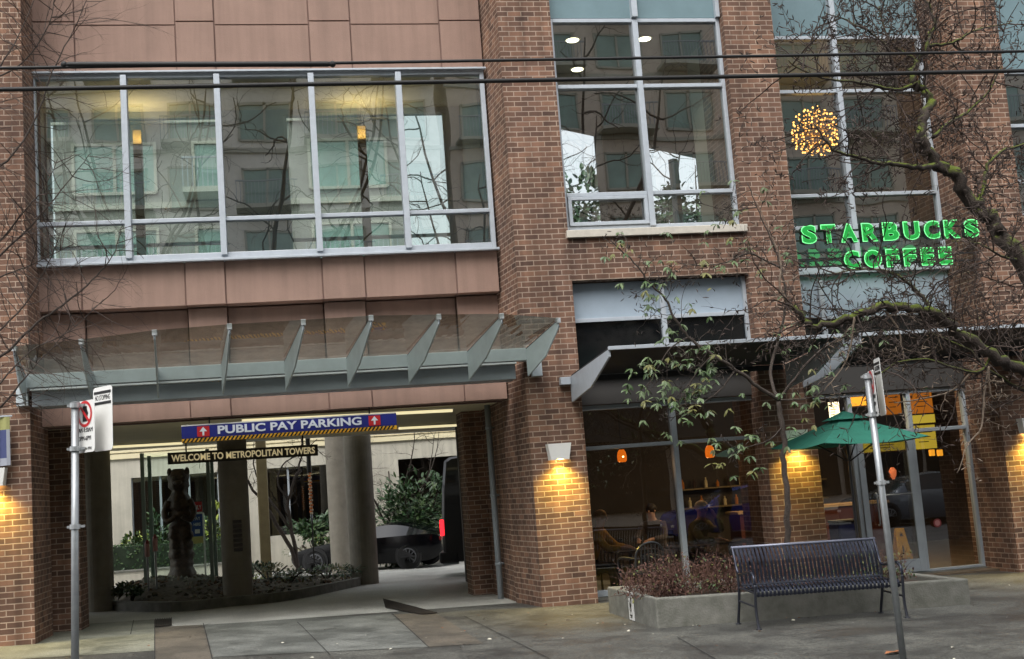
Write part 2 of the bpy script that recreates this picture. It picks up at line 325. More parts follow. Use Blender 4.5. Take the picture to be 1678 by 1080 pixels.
# ================================================================== SETTING: ground, road, pavement
def sheet(name, x0, x1, y0, y1, dz, m, nx=8, ny=8, thick=0.0):
    mb = MB(); xs = [x0 + (x1 - x0) * i / nx for i in range(nx + 1)]
    ys = sorted(set([y0 + (y1 - y0) * j / ny for j in range(ny + 1)] + ([0.0] if y0 < 0 < y1 else [])))
    W_ = len(xs)
    mb.add([(x, y, gz(x, y) + dz) for y in ys for x in xs], [(j * W_ + i, j * W_ + i + 1, (j + 1) * W_ + i + 1, (j + 1) * W_ + i) for j in range(len(ys) - 1) for i in range(nx)])
    if thick:
        for j in range(len(ys) - 1):
            for x in (x0, x1): a = (x, ys[j]); b = (x, ys[j + 1]); mb.quad((*a, gz(*a) + dz), (*b, gz(*b) + dz), (*b, gz(*b) + dz - thick), (*a, gz(*a) + dz - thick))
        for i in range(nx):
            for y in (y0, y1): a = (xs[i], y); b = (xs[i + 1], y); mb.quad((*a, gz(*a) + dz), (*b, gz(*b) + dz), (*b, gz(*b) + dz - thick), (*a, gz(*a) + dz - thick))
    o = mb.build(name, m, normals=False); o['kind'] = 'structure'
    return o
def pave_mat(name, c, c2, fleck=0.6, scale=75):
    m = bpy.data.materials.new(name); m.use_nodes = True; n = m.node_tree; N = n.nodes.new; L = n.links.new; b = n.nodes['Principled BSDF']
    g = N('ShaderNodeNewGeometry')
    n1 = N('ShaderNodeTexNoise'); n1.inputs['Scale'].default_value = 0.9; n1.inputs['Detail'].default_value = 9; n1.inputs['Roughness'].default_value = 0.72; L(g.outputs['Position'], n1.inputs['Vector'])
    r1 = N('ShaderNodeValToRGB'); r1.color_ramp.elements[0].position = 0.40; r1.color_ramp.elements[1].position = 0.60; r1.color_ramp.elements[0].color = c2 + (1,); r1.color_ramp.elements[1].color = c + (1,); L(n1.outputs['Fac'], r1.inputs['Fac'])
    vo = N('ShaderNodeTexVoronoi'); vo.inputs['Scale'].default_value = scale; L(g.outputs['Position'], vo.inputs['Vector'])
    sv = N('ShaderNodeSeparateXYZ'); L(vo.outputs['Color'], sv.inputs[0])
    mr = N('ShaderNodeMapRange'); mr.inputs['To Min'].default_value = 1 - fleck; mr.inputs['To Max'].default_value = 1 + fleck; L(sv.outputs['X'], mr.inputs['Value'])
    mu = N('ShaderNodeVectorMath'); mu.operation = 'SCALE'; L(r1.outputs['Color'], mu.inputs[0]); L(mr.outputs[0], mu.inputs['Scale']); 
    # scattered pale specks (gum, petals)
    v2 = N('ShaderNodeTexVoronoi'); v2.inputs['Scale'].default_value = 2.6; v2.inputs['Randomness'].default_value = 1; L(g.outputs['Position'], v2.inputs['Vector'])
    lt = N('ShaderNodeMath'); lt.operation = 'LESS_THAN'; lt.inputs[1].default_value = 0.028; L(v2.outputs['Distance'], lt.inputs[0])
    mx = N('ShaderNodeMix'); mx.data_type = 'RGBA'; L(lt.outputs[0], mx.inputs['Factor']); L(mu.outputs[0], mx.inputs['A']); mx.inputs['B'].default_value = (0.42, 0.42, 0.38, 1)
    L(mx.outputs['Result'], b.inputs['Base Color'])
    rr = N('ShaderNodeMapRange'); rr.inputs['From Min'].default_value = 0.35; rr.inputs['From Max'].default_value = 0.65; rr.inputs['To Min'].default_value = 0.42; rr.inputs['To Max'].default_value = 0.8; L(n1.outputs['Fac'], rr.inputs['Value']); L(rr.outputs[0], b.inputs['Roughness'])
    bu = N('ShaderNodeBump'); bu.inputs['Strength'].default_value = 0.35; bu.inputs['Distance'].default_value = 0.006; L(sv.outputs['Y'], bu.inputs['Height']); L(bu.outputs[0], b.inputs['Normal'])
    return m
AGG = pave_mat('dark_aggregate_paving', lin((88, 88, 82)), lin((58, 58, 56)))
CONCP = pave_mat('pale_concrete_paving', lin((126, 127, 114)), lin((92, 94, 84)), 0.3)
CONCG = pave_mat('grey_concrete_paving', lin((112, 114, 109)), lin((74, 76, 73)), 0.32)
PAVER = pave_mat('brown_paving', lin((100, 93, 82)), lin((76, 72, 65)), 0.35)
COURT = pave_mat('court_concrete', lin((184, 184, 178)), lin((158, 158, 152)), 0.2)
ASPH = pave_mat('asphalt', lin((70, 71, 73)), lin((58, 59, 61)), 0.4)
JOINT = mat('dark_joint', lin((44, 44, 42)), 0.95)
sheet('ground', -250, 250, -250, 250, -0.18, mat('earth', lin((96, 92, 82)), 0.95, var=0.2, vscale=0.5), 10, 10)
sheet('road', -120, 120, -19.6, -8.3, -0.13, ASPH, 12, 2)
sheet('pavement', -40, 40, -8.3, 1.2, 0.0, AGG, 16, 2, 0.16)
sheet('far_pavement', -60, 60, -24.5, -19.6, 0.0, CONCG, 12, 2, 0.16)
sheet('courtyard_paving', -40, 40, 1.2, 19.8, 0.0, COURT, 16, 2, 0.16)
def ground_patch(name, pts, m, dz, sub=6):
    mb = MB(); P = [gp(*p) for p in pts]; n = []
    for i in range(sub + 1):
        a = P[0].lerp(P[3], i / sub); b = P[1].lerp(P[2], i / sub)
        for k in range(sub + 1): q = a.lerp(b, k / sub); n.append((q.x, q.y, gz(q.x, q.y) + dz))
    W_ = sub + 1
    mb.add(n, [(i * W_ + k, i * W_ + k + 1, (i + 1) * W_ + k + 1, (i + 1) * W_ + k) for i in range(sub) for k in range(sub)])
    o = mb.build(name, m, normals=False); o['kind'] = 'structure'; return o
ground_patch('driveway_apron', [(-120, 1090), (253, 1067), (253, 1015), (-120, 1040)], CONCP, 0.004)
ground_patch('paver_strip', [(254.5, 1088), (349, 1088), (332, 1024), (254.5, 1028)], PAVER, 0.004)
ground_patch('driveway_slab', [(349, 1077), (702, 1061), (640, 1006), (334, 1024)], CONCG, 0.004)
ground_patch('paver_patch', [(704, 1061), (792, 1055), (712, 1004), (644, 1007)], PAVER, 0.004)
mb = MB()
def joint(p, q, w_=0.012, dz=0.008):
    A = gp(*p); B = gp(*q); d = (B - A); d.z = 0; d.normalize(); s_ = Vector((-d.y, d.x, 0)) * w_ / 2
    for k in range(6):
        a = A.lerp(B, k / 6); b = A.lerp(B, (k + 1) / 6)
        mb.quad(*[(v.x, v.y, gz(v.x, v.y) + dz) for v in (a - s_, b - s_, b + s_, a + s_)])
for p, q in [((253.6, 1090), (253.6, 1016)), ((350, 1090), (333, 1022)), ((541, 1074), (487, 1020)), ((350, 1078), (790, 1056)), ((703, 1062), (642, 1006)), ((214, 1040), (219, 1017)), ((790, 1056), (1076, 1040)),
             ((1240, 1120), (1110, 1045)), ((1110, 1045), (1600, 1008)), ((900, 1080), (760, 1010)), ((320, 1030), (345, 1022))]: joint(p, q)
o = mb.build('paving_joints', JOINT, normals=False); o['kind'] = 'structure'

# ================================================================== BUILDING
bld = thing('brick_building', (0, 0, 0), 'brown brick building with terracotta panels and a drive-through opening', 'building')
TOP = 13.0
def pier(x0, x1, splay0=0.0, d=1.25, z0=-0.35):
    mb = MB(); mb.prism([(x0, 0, z0), (x1, 0, z0), (x1, d, z0), (x0 - splay0, d, z0)], (0, 0, TOP - z0)); return mb.build('pier', BRICK, bld)
pier(-7.70, -6.90); pier(-0.012, 0.81, 0.16); pier(3.60, 4.42, 0, 1.25); pier(7.51, 8.35); pier(11.2, 12.0)
mb = MB(); mb.box(-20, -7.72, 0.25, 0.8, -0.1, TOP); mb.build('brick_wall', BRICK, bld); mb = MB(); mb.box(12.02, 24, 0.25, 0.8, -0.6, TOP); mb.build('brick_wall', BRICK, bld)
# --- terracotta panel wall of the drive-through bay
YW = 0.85
mb = MB()
jx = [-6.97, -6.31, -4.845, -4.267, -2.838, -2.2, -0.80, -0.14]
G = 0.011
for i in range(7):
    a, b = jx[i] + G, jx[i + 1] - G; nar = i in (0, 2, 4, 6); pr = 0.02 if nar else 0.0
    zj = 9.12 if nar else 9.07
    mb.box(a, b, YW - pr, YW + 0.3, 8.31, zj - G, 0); mb.box(a, b, YW - pr, YW + 0.3, zj + G, TOP, 0)
    mb.box(a, b, YW - pr, YW + 0.32, 4.745, 5.395, 0)                         # spandrel under the window
    y2 = YW + (0.20 if nar else 0.30)
    mb.box(a, b, y2, YW + 0.36, 3.74, 4.72, 0)                               # set-back band behind the canopy
    mb.box(a, b, YW - pr, YW + 0.32, 3.08, 3.72, 0)                          # lintel
mb.box(-6.97, -0.14, YW + 0.36, YW + 0.42, 3.06, 5.36, 1); mb.box(-6.97, -0.14, YW + 0.014, YW + 0.34, 3.085, 3.7, 1); mb.box(-6.97, -0.14, YW + 0.014, YW + 0.32, 4.75, 5.38, 1); mb.box(-6.97, -0.14, YW + 0.014, YW + 0.28, 8.33, TOP, 1)
mb.build('panel_wall', [STUCCO, STUCCO2], bld)
# --- windows
def window(x0, x1, z0, z1, Y, mulls, trans, glass, fw=0.06, fd=0.12, cap=0.05, proud=0.05, name='window', fm=ALU, bottom=None, trans_w=None):
    mb = MB()
    mb.box(x0, x0 + fw, Y - fd / 2, Y + fd / 2, z0, z1); mb.box(x1 - fw, x1, Y - fd / 2, Y + fd / 2, z0, z1)
    mb.box(x0 + fw, x1 - fw, Y - fd / 2 - 0.003, Y + fd / 2, z1 - fw, z1); mb.box(x0 + fw, x1 - fw, Y - fd / 2 - 0.003, Y + fd / 2, z0, z0 + (bottom or fw))
    for m_ in mulls: mb.box(m_ - cap, m_ + cap, Y - fd / 2 - proud, Y + fd / 2 - 0.004, z0 + 0.004 + (bottom or fw) * 0.5, z1 - fw * 0.6)
    for t in trans:
        z = t[0] if isinstance(t, tuple) else t; h = (t[1] if isinstance(t, tuple) else trans_w or 0.03)
        xs = [x0 + fw] + [m_ for m_ in mulls] + [x1 - fw]
        for i in range(len(xs) - 1):
            a = xs[i] + (cap if i > 0 else 0); b = xs[i + 1] - (cap if i < len(xs) - 2 else 0)
            mb.box(a, b, Y - fd / 2 - 0.012, Y + fd / 2 - 0.008, z - h, z + h)
    f = mb.build(name, fm, bld, bevel=0.006)
    g = MB(); g.quad((x0 + fw * 0.5, Y, z0 + 0.01), (x1 - fw * 0.5, Y, z0 + 0.01), (x1 - fw * 0.5, Y, z1 - 0.01), (x0 + fw * 0.5, Y, z1 - 0.01))
    g.build('pane', glass, f, normals=False)
    return f
window(-6.95, -0.15, 5.40, 8.29, YW, [-5.62, -4.262, -2.853, -1.512], [6.02], GLASS_UP, fw=0.07, cap=0.045, proud=0.07, bottom=0.11)
mb = MB(); mb.box(-6.97, -0.12, YW - 0.16, YW - 0.07, 5.375, 5.41); mb.box(-6.97, -0.12, YW - 0.14, YW - 0.07, 8.28, 8.31); mb.build('window_sill', ALU, bld, bevel=0.004)
window(0.815, 3.595, 5.50, 8.87, 0.22, [2.19], [7.77, 6.06], GLASS_UP2, fw=0.06, cap=0.045, proud=0.04, bottom=0.07)
mb = MB()
for za_, zb2_ in ((5.575, 5.63), (5.975, 6.025)): mb.box(0.885, 2.14, 0.13, 0.21, za_, zb2_)
for xa_ in (0.885, 2.085): mb.box(xa_, xa_ + .055, 0.131, 0.209, 5.63, 5.975)
mb.build('opening_sash', ALU, bld, bevel=.004)
mb = MB(); mb.box(0.815, 3.595, 0.19, 0.27, 8.89, TOP); mb.build('spandrel_glass', GLASS_TEAL, bld)
mb = MB(); mb.box(2.145, 2.235, 0.08, 0.188, 8.875, TOP); mb.box(3.53, 3.593, 0.10, 0.187, 8.875, TOP); mb.build('mullion', ALU, bld)
mb = MB(); mb.box(0.78, 3.64, -0.05, 0.16, 5.36, 5.475); mb.build('stone_sill', mat('pale_stone', lin((186, 180, 168)), 0.8, var=0.12, vscale=9), bld, bevel=0.008)
mb = MB(); mb.box(0.811, 3.599, 0.02, 0.5, 4.72, 5.355); mb.build('brick_spandrel', BRICK, bld)
mb = MB(); mb.box(0.812, 3.598, 0.235, 0.30, 4.16, 4.70); mb.build('facade_panel', BLUEP, bld)
mb = MB(); mb.box(2.20, 2.28, 0.16, 0.234, 3.45, 4.70); mb.box(0.812, 2.198, 0.18, 0.233, 4.10, 4.16); mb.box(2.282, 3.54, 0.18, 0.233, 4.10, 4.16); mb.box(3.54, 3.598, 0.17, 0.233, 3.45, 4.70); mb.build('panel_frame', ALU, bld, bevel=0.004)
mb = MB(); mb.box(0.812, 3.598, 0.236, 0.30, 3.3, 4.155); mb.build('dark_glass_band', GLASS_DARK, bld)
mb = MB(); mb.box(0.812, 3.598, 0.36, 0.48, 2.87, 3.295); mb.build('header_panel', HEADER, bld)
# upper window of the entrance bay
window(4.43, 7.50, 4.86, 8.87, 1.0, [5.895], [7.90, (6.12, 0.03), (5.58, 0.035)], GLASS_UP2, fw=0.06, cap=0.045, proud=0.04, bottom=0.05)
mb = MB(); mb.box(4.49, 5.85, 1.02, 1.05, 4.93, 5.52); mb.box(5.94, 7.44, 1.02, 1.05, 4.93, 5.52); mb.build('facade_panel', BLUEP, bld)
mb = MB(); mb.box(4.43, 7.50, 0.98, 1.06, 8.89, TOP); mb.build('spandrel_glass', GLASS_TEAL, bld)
mb = MB(); mb.box(5.85, 5.94, 0.86, 0.978, 8.875, TOP); mb.build('mullion', ALU, bld)
mb = MB(); mb.box(4.43, 7.50, 0.90, 0.975, 4.80, 4.855); mb.build('window_sill', ALU, bld, bevel=0.004)
mb = MB(); mb.box(4.43, 7.50, 1.0, 1.1, 4.10, 4.80); mb.build('facade_panel', BLUEP, bld)
mb = MB(); mb.box(4.43, 7.50, 1.002, 1.1, 3.25, 4.095); mb.build('dark_glass_band', GLASS_DARK, bld)
mb = MB(); mb.box(5.15, 5.23, 0.93, 0.998, 3.45, 4.70); mb.box(5.235, 7.5, 0.94, 0.999, 4.06, 4.10); mb.build('panel_frame', ALU, bld, bevel=0.004)
mb = MB(); mb.box(4.43, 7.50, 0.88, 1.12, 2.84, 3.245); mb.build('header_panel', HEADER, bld)
# bay at the right edge
window(8.355, 11.195, 5.5, 7.95, 0.22, [9.75], [7.0, 6.06], GLASS_UP2, fw=0.06, cap=0.045, proud=0.04, bottom=0.07)
mb = MB(); mb.box(8.355, 11.195, 0.19, 0.27, 7.97, TOP); mb.build('spandrel_glass', GLASS_TEAL, bld)
mb = MB(); mb.box(8.352, 11.198, 0.02, 0.5, 4.72, 5.45); mb.box(8.352, 11.198, 0.3, 0.5, -0.4, 4.70); mb.build('brick_spandrel', BRICK, bld)
# --- shop front and entrance
window(0.815, 3.76, 0.03, 2.86, 0.47, [2.31], [2.22], GLASS_SHOP, fw=0.07, cap=0.04, proud=0.03, bottom=0.09, name='shop_window', fm=STEELD, trans_w=0.028)
window(4.43, 7.52, -0.10, 2.83, 1.0, [5.465, 6.50], [(2.16, 0.03)], GLASS_SHOP, fw=0.06, cap=0.035, proud=0.0, bottom=0.04, name='entrance_frame', fm=STEELD)
def door(x0, x1, hx):
    mb = MB(); z0, z1 = -0.08, 2.12; Y = 0.93
    mb.box(x0, x0 + 0.10, Y - 0.022, Y + 0.022, z0, z1); mb.box(x1 - 0.10, x1, Y - 0.022, Y + 0.022, z0, z1)
    mb.box(x0 + 0.10, x1 - 0.10, Y - 0.021, Y + 0.021, z1 - 0.09, z1); mb.box(x0 + 0.10, x1 - 0.10, Y - 0.021, Y + 0.021, z0, z0 + 0.2)
    d = mb.build('door', STEELD, bld, bevel=0.004)
    g = MB(); g.quad((x0 + 0.1, Y, z0 + 0.18), (x1 - 0.1, Y, z0 + 0.18), (x1 - 0.1, Y, z1 - 0.08), (x0 + 0.1, Y, z1 - 0.08)); g.build('pane', GLASS_SHOP, d, normals=False)
    h = MB(); h.tube(crom([(hx, Y - 0.03, 1.2), (hx, Y - 0.08, 1.18), (hx, Y - 0.085, 0.95), (hx, Y - 0.08, 0.72), (hx, Y - 0.03, 0.7)], 3), 0.014, 8); h.tube([(hx, Y - 0.075, 1.16), (x1 - 0.12 if hx < (x0 + x1) / 2 else x0 + 0.12, Y - 0.06, 1.16)], 0.011, 6); h.build('handle', GALV, d, smooth=True)
    return d
door(5.503, 6.462, 5.72)
mb = MB(); mb.box(0.81, 3.76, 0.40, 0.54, -0.2, 0.028); mb.box(4.43, 7.52, 0.9, 1.1, -0.35, -0.102); mb.build('threshold', CONC, bld)
# piers' inner returns closing the shop front behind pier two
mb = MB(); mb.box(3.765, 4.42, 1.252, 1.6, -0.3, 3.3); mb.build('inner_wall', DARKIN, bld)

# --- interior of the shop
mb = MB(); mb.box(-0.02, 11.3, 0.55, 8.0, -0.42, -0.12); mb.build('shop_floor', mat('brown_tile', lin((92, 80, 66)), 0.5, var=0.2, vscale=5), bld)
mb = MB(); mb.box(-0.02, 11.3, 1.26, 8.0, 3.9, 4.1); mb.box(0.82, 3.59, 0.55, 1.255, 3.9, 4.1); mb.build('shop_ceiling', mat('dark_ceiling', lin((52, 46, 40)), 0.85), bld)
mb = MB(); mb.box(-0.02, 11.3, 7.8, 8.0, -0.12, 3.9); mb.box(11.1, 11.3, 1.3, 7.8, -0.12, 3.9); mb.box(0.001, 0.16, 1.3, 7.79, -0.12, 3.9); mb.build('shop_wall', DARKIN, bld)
# --- link room above the drive-through (glass on both sides)
YB = 3.2
mb = MB(); mb.box(-7.6, -0.1, 1.30, YB + 0.2, 4.85, 5.15); mb.build('upper_floor', INWALL, bld)
mb = MB(); mb.box(-7.6, -0.1, 1.18, YB + 0.3, 8.48, 8.8); mb.build('upper_ceiling', INCEIL, bld)
a0, a1 = px(78, 300, YB).x, px(362, 300, YB).x; b0, b1 = px(470, 300, YB).x, px(738, 300, YB).x; zt = px(230, 192, YB).z; zb = 5.75
mb = MB()
mb.box(-7.6, a0, YB, YB + 0.2, 5.15, 8.48); mb.box(a1, b0, YB, YB + 0.2, 5.15, 8.48); mb.box(b1, -0.05, YB, YB + 0.2, 5.15, 8.48)
for p, q in ((a0, a1), (b0, b1)): mb.box(p, q, YB + 0.001, YB + 0.2, zt, 8.48); mb.box(p, q, YB + 0.001, YB + 0.2, 5.15, zb)
mb.build('link_back_wall', INWALL, bld)
mb = MB(); mb.box(-7.6, -7.2, 1.3, YB, 5.15, 8.48); mb.build('link_end_wall', INWALL, bld); mb = MB(); mb.box(-0.2, -0.05, 1.3, YB, 5.15, 8.48); mb.build('link_end_wall', INWALL, bld)
pc1 = px(228, 300, YB - 0.15).x; pc2 = px(597, 300, YB - 0.15).x
for c in (pc1, pc2): mb = MB(); mb.box(c - 0.07, c + 0.07, YB - 0.22, YB - 0.06, 5.15, 8.1); mb.build('timber_post', WOOD, bld, bevel=0.008)
g = MB(); g.quad((a0, YB + 0.1, zb), (a1, YB + 0.1, zb), (a1, YB + 0.1, zt), (a0, YB + 0.1, zt)); g.quad((b0, YB + 0.1, zb), (b1, YB + 0.1, zb), (b1, YB + 0.1, zt), (b0, YB + 0.1, zt)); g.build('back_pane', GLASS_BACK, bld, normals=False)
mb = MB()
for p, q in ((a0, a1), (b0, b1)):
    mb.box(p, q, YB + 0.06, YB + 0.14, zb, zb + 0.07); mb.box(p, p + 0.05, YB + 0.061, YB + 0.139, zb, zt); mb.box(q - 0.05, q, YB + 0.061, YB + 0.139, zb, zt); mb.box(p, q, YB + 0.062, YB + 0.138, zb + 0.42, zb + 0.47)
mb.build('back_window_frame', ALU, bld)
# curtain-like blind on the solid bit, roller ends
# --- corner rooms behind the upper windows
mb = MB(); mb.box(-0.04, 8.3, 1.27, 9.0, 4.85, 5.15); mb.box(0.82, 3.59, 0.3, 1.268, 4.85, 5.15); mb.build('upper_floor', INWALL, bld)
mb = MB(); mb.prism([(-0.04, 1.27, 8.87), (8.3, 1.27, 8.87), (8.3, 8.0, 8.87), (0.02, 2.58, 8.87)], (0, 0, 0.33)); mb.box(0.82, 3.59, 0.3, 1.268, 8.87, 9.2); mb.box(4.43, 7.5, 1.08, 1.268, 8.87, 9.2); mb.build('upper_ceiling', mat('grey_ceiling', lin((150, 150, 142)), 0.85), bld)
A = px(905, 205, 3.5); B = px(1153, 250, 6.0)
d = Vector((B.x - A.x, B.y - A.y, 0)).normalized(); nrm = Vector((-d.y, d.x, 0)); A0 = Vector((A.x, A.y, 0)) - d * 0.3
def on_wall(x, y):                        # pixel -> distance along the slanted wall
    r = ray(x, y); t = (A0 - CP).dot(nrm) / r.dot(nrm); P = CP + r * t; return (P - A0).dot(d), P.z
u1, h1 = on_wall(985, 214); u2, _ = on_wall(1062, 240); u3, h2 = on_wall(1152, 250); u0, h0 = on_wall(895, 206)
Lw = 8.2; hz = (h0 + h2) / 2
mb = MB()
def wallseg(ua, ub, za, zb_):
    c = A0 + d * ((ua + ub) / 2) + Vector((0, 0, (za + zb_) / 2)) + nrm * 0.1
    mb.obox(c, d * ((ub - ua) / 2), nrm * 0.1, Vector((0, 0, (zb_ - za) / 2)))
wallseg(u0 - 0.6, Lw, hz, 8.87); wallseg(u1, u2, 5.9, hz); wallseg(u3, Lw, 5.15, hz); wallseg(u0 - 0.6, u3, 5.15, 5.9)
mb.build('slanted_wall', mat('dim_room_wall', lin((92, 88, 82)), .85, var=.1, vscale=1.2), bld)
mb = MB()
cc = on_wall(1109, 260)[0]; P = A0 + d * cc; mb.obox(Vector((P.x, P.y, 6.9)) + nrm * 0.1, d * 0.07, nrm * 0.07, (0, 0, hz / 2 - 2.95 + 0.0)); mb.build('back_mullion', STEELD, bld)
mb = MB(); mb.box(3.66, 3.86, 1.3, 2.0, 5.15, 8.87); mb.build('room_wall', INCEIL, bld); mb = MB(); mb.box(8.1, 8.3, 1.3, 9, 5.15, 8.87); mb.build('room_wall', mat('olive_interior_wall', lin((88, 84, 66)), 0.8, var=0.1), bld)
mb = MB(); mb.box(8.36, 11.19, 2.2, 2.4, 4.9, 9); mb.build('room_wall', INWALL, bld)
mb = MB(); mb.box(-20, 24, 0.9, 9.2, TOP, TOP + 0.3); mb.build('roof', INCEIL, bld)
# round recessed ceiling lights
DL = mat('lit_downlight', (0.9, 0.85, 0.6), 0.5, emit=(1, 0.93, 0.62), estr=3.5)
for k, (x, y) in enumerate([(938, 64), (946, 112), (1056, 62)]):
    r = ray(x, y); t = (8.868 - CP.z) / r.z; P = CP + r * t
    th = thing('ceiling_downlight', (P.x, P.y, 8.868), ['round lit downlight in the upper left window pane, the higher of two', 'round lit downlight in the upper left window pane, the lower of two', 'round lit downlight in the upper right window pane beside the mullion'][k], 'downlight', 'downlights behind the upper window')
    a = MB(); a.lathe((0, 0, 0), [(0.125, -0.02), (0.13, -0.012), (0.13, -0.002)], 20); a.build('trim_ring', WHITE, th, local=True)
    a = MB(); a.lathe((0, 0, 0), [(0.10, -0.028), (0.10, -0.021)], 20); a.build('lens', DL, th, local=True)
    lamp('downlight_glow', 'SPOT', (P.x, P.y, 8.8), 14, (1, 0.9, 0.65), None, 0.08, spot=rad(120))
# warm uplight in the link room
for x_ in (pc1, pc2 - 0.0): lamp('uplight', 'AREA', (x_, YB - 0.35, 7.85), 6, (1, 0.70, 0.30), None, 0.5, 0.10, (rad(180), 0, 0))
# --- drive-through: ceiling, side walls, columns
BZ = 3.10
mb = MB(); mb.box(-8.6, -0.05, 1.28, 9.0, BZ, BZ + 0.3); mb.build('drive_through_ceiling', CREAM, bld)
mb = MB(); mb.box(-8.9, -8.6, 1.3, 6.0, -0.2, 3.4); mb.build('drive_through_wall', BRICK, bld)
mb = MB(); mb.box(-7.4, -6.62, 1.9, 2.6, -0.2, BZ); mb.build('pilaster', BRICK, bld)
mb = MB(); mb.box(-0.14, 0.0, 1.255, 4.2, -0.3, BZ); mb.build('drive_through_wall', BRICK, bld)
mb = MB(); mb.box(-0.50, -0.142, 3.5, 4.2, -0.3, BZ - 0.002); mb.build('pilaster', BRICK, bld)
pp = px(806, 800, 2.6)
mb = MB(); mb.tube([(-0.23, 2.3, -0.05), (-0.23, 2.3, BZ)], 0.05, 10)
for z in (0.5, 1.6, 2.7): mb.tube([(-0.23, 2.3, z), (-0.23, 2.3, z + 0.05)], 0.06, 10); mb.bar((-0.23, 2.3, z + 0.025), (-0.14, 2.3, z + 0.025), 0.03, 0.03)
mb.build('downpipe', STEELD, bld, smooth=True)
for (x, y), r_ in [((160, 1003), 0.265), ((390, 990), 0.27), ((600, 958), 0.30), ((562, 941), 0.28)]:
    P = gp(x, y); mb = MB(); mb.tube([(P.x, P.y + r_, gz(P.x, P.y) - 0.1), (P.x, P.y + r_, BZ + (1.5 if P.y > 8.5 else 0))], r_, 28); mb.build('round_column', CONCCOL, bld, smooth=False)
    for p in bpy.data.objects[-1:] if False else []: pass
P = gp(390, 990)
mb = MB()
for i in range(7): mb.box(P.x - 0.03, P.x + 0.13, P.y - 0.022 + 0.0, P.y + 0.03, 0.95 + i * 0.085, 0.95 + i * 0.085 + 0.06)
mb.build('column_plaque', mat('bronze_plate', lin((58, 50, 44)), 0.5, 0.3), bld)
# slanted cream beams with the purple stripe at the far side
def sbeam(name, x0, y0, x1, y1, Y0, zt_, zb_, m, thick=0.25):
    a = px(x0, y0, Y0); dv = Vector((math.cos(rad(14)), math.sin(rad(14)), 0)); L_ = 14
    mb = MB(); s_ = a - dv * 5
    n_ = Vector((-dv.y, dv.x, 0)) * thick
    mb.prism([(s_.x, s_.y, zb_), (s_.x + dv.x * L_, s_.y + dv.y * L_, zb_), (s_.x + dv.x * L_ + n_.x, s_.y + dv.y * L_ + n_.y, zb_), (s_.x + n_.x, s_.y + n_.y, zb_)], (0, 0, zt_ - zb_))
    return mb.build(name, m, bld)
zA = px(300, 703, 8.0).z; zB = px(300, 716, 8.0).z; zC = px(300, 722, 8.0).z; zD = px(300, 728, 8.0).z
sbeam('ceiling_beam', 300, 710, 0, 0, 8.0, BZ, zB, CREAM); sbeam('beam_stripe', 300, 710, 0, 0, 7.98, zB - 0.002, zC, mat('purple_stripe', lin((84, 76, 104)), 0.6)); sbeam('beam_edge', 300, 710, 0, 0, 7.96, zC - 0.002, zD, WHITE)

# cream bands with glow added to brighten them, turned like the beams
BANDGLOW = mat('cream_band_glow', (.9, .85, .6), .5, emit=(1, .88, .52), estr=0.36)
def glow_band(x0, y0, x1, y1, Y, label):
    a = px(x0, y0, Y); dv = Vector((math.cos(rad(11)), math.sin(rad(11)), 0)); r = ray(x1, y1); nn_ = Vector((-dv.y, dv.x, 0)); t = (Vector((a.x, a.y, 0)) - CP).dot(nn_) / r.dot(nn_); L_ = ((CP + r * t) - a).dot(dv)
    z = BZ - 0.05; th = thing('glow_band', (a.x, a.y, z), label, 'ceiling band', 'cream bands with added glow on the driveway ceiling')
    mb = MB(); c = Vector((a.x, a.y, z)) + dv * L_ / 2; mb.obox(c + Vector((0, 0, .022)), dv * L_ / 2, nn_ * .05, (0, 0, .012)); mb.build('housing', WHITE, th)  # white backing of the band, not a lamp housing
    mb = MB(); mb.obox(c - Vector((0, 0, .012)), dv * (L_ / 2 - .02), nn_ * .04, (0, 0, .02)); mb.build('lens', BANDGLOW, th)  # band face with its brightness put in as emission, no real lens
glow_band(395, 694, 742, 664, 1.55, 'long cream band with added glow on the driveway ceiling just behind the terracotta lintel')
glow_band(170, 712, 300, 703, 6.4, 'cream band with added glow on the driveway ceiling at the left, beyond the sign posts')
glow_band(652, 697, 765, 686, 6.4, 'cream band with added glow on the driveway ceiling at the right, near the brick pilaster')
# ================================================================== CANOPIES
EDGE = mat('dark_steel_edge', lin((70, 78, 84)), 0.5, 0.2)
def curve_fin(mb, base_lo, base_hi, tip, thick=0.02, mi=0, bow=0.08):
    lo = Vector(base_lo); hi = Vector(base_hi); tp = Vector(tip); n_ = (tp - lo).cross(hi - lo).normalized()
    tip2 = tp + Vector((0, 0, -0.10)); pts = [lo, hi, tp, tip2]
    for t in (0.75, 0.5, 0.25):
        q = tip2.lerp(lo, t if False else 1 - t); dn = (lo - tip2).cross(n_).normalized()
        if dn.z > 0: dn = -dn
        pts.append(q + dn * bow * (1 - abs(2 * (1 - t) - 1)))
    pts = [pts[0], pts[1], pts[2], pts[3], pts[4], pts[5], pts[6]]
    mb.prism([p - n_ * thick / 2 for p in pts], n_ * thick, mi)
can = thing('glass_canopy', (-3.44, 0, 3.3), 'curved grey steel and glass canopy with nine fins over the driveway opening', 'canopy')
mb = MB(); mb.box(-7.0, 0.10, -0.20, -0.02, 3.54, 3.722); mb.build('top_beam', STEEL, can, bevel=0.006)
mb = MB(); mb.box(-6.86, -0.16, -0.06, 0.40, 3.29, 3.50); mb.build('lower_beam', STEELD, can, bevel=0.006)
mb = MB(); mb.box(-6.86, -0.16, -0.19, 0.40, 3.503, 3.526); mb.build('beam_flange', mat('light_steel', lin((226, 232, 236)), 0.4, 0.0), can)
tips_px = [(14, 566), (133, 560), (253, 545), (376, 535), (497, 528), (608, 521), (719, 519), (822, 518), (915, 525)]
ZT = 4.01; tips = []
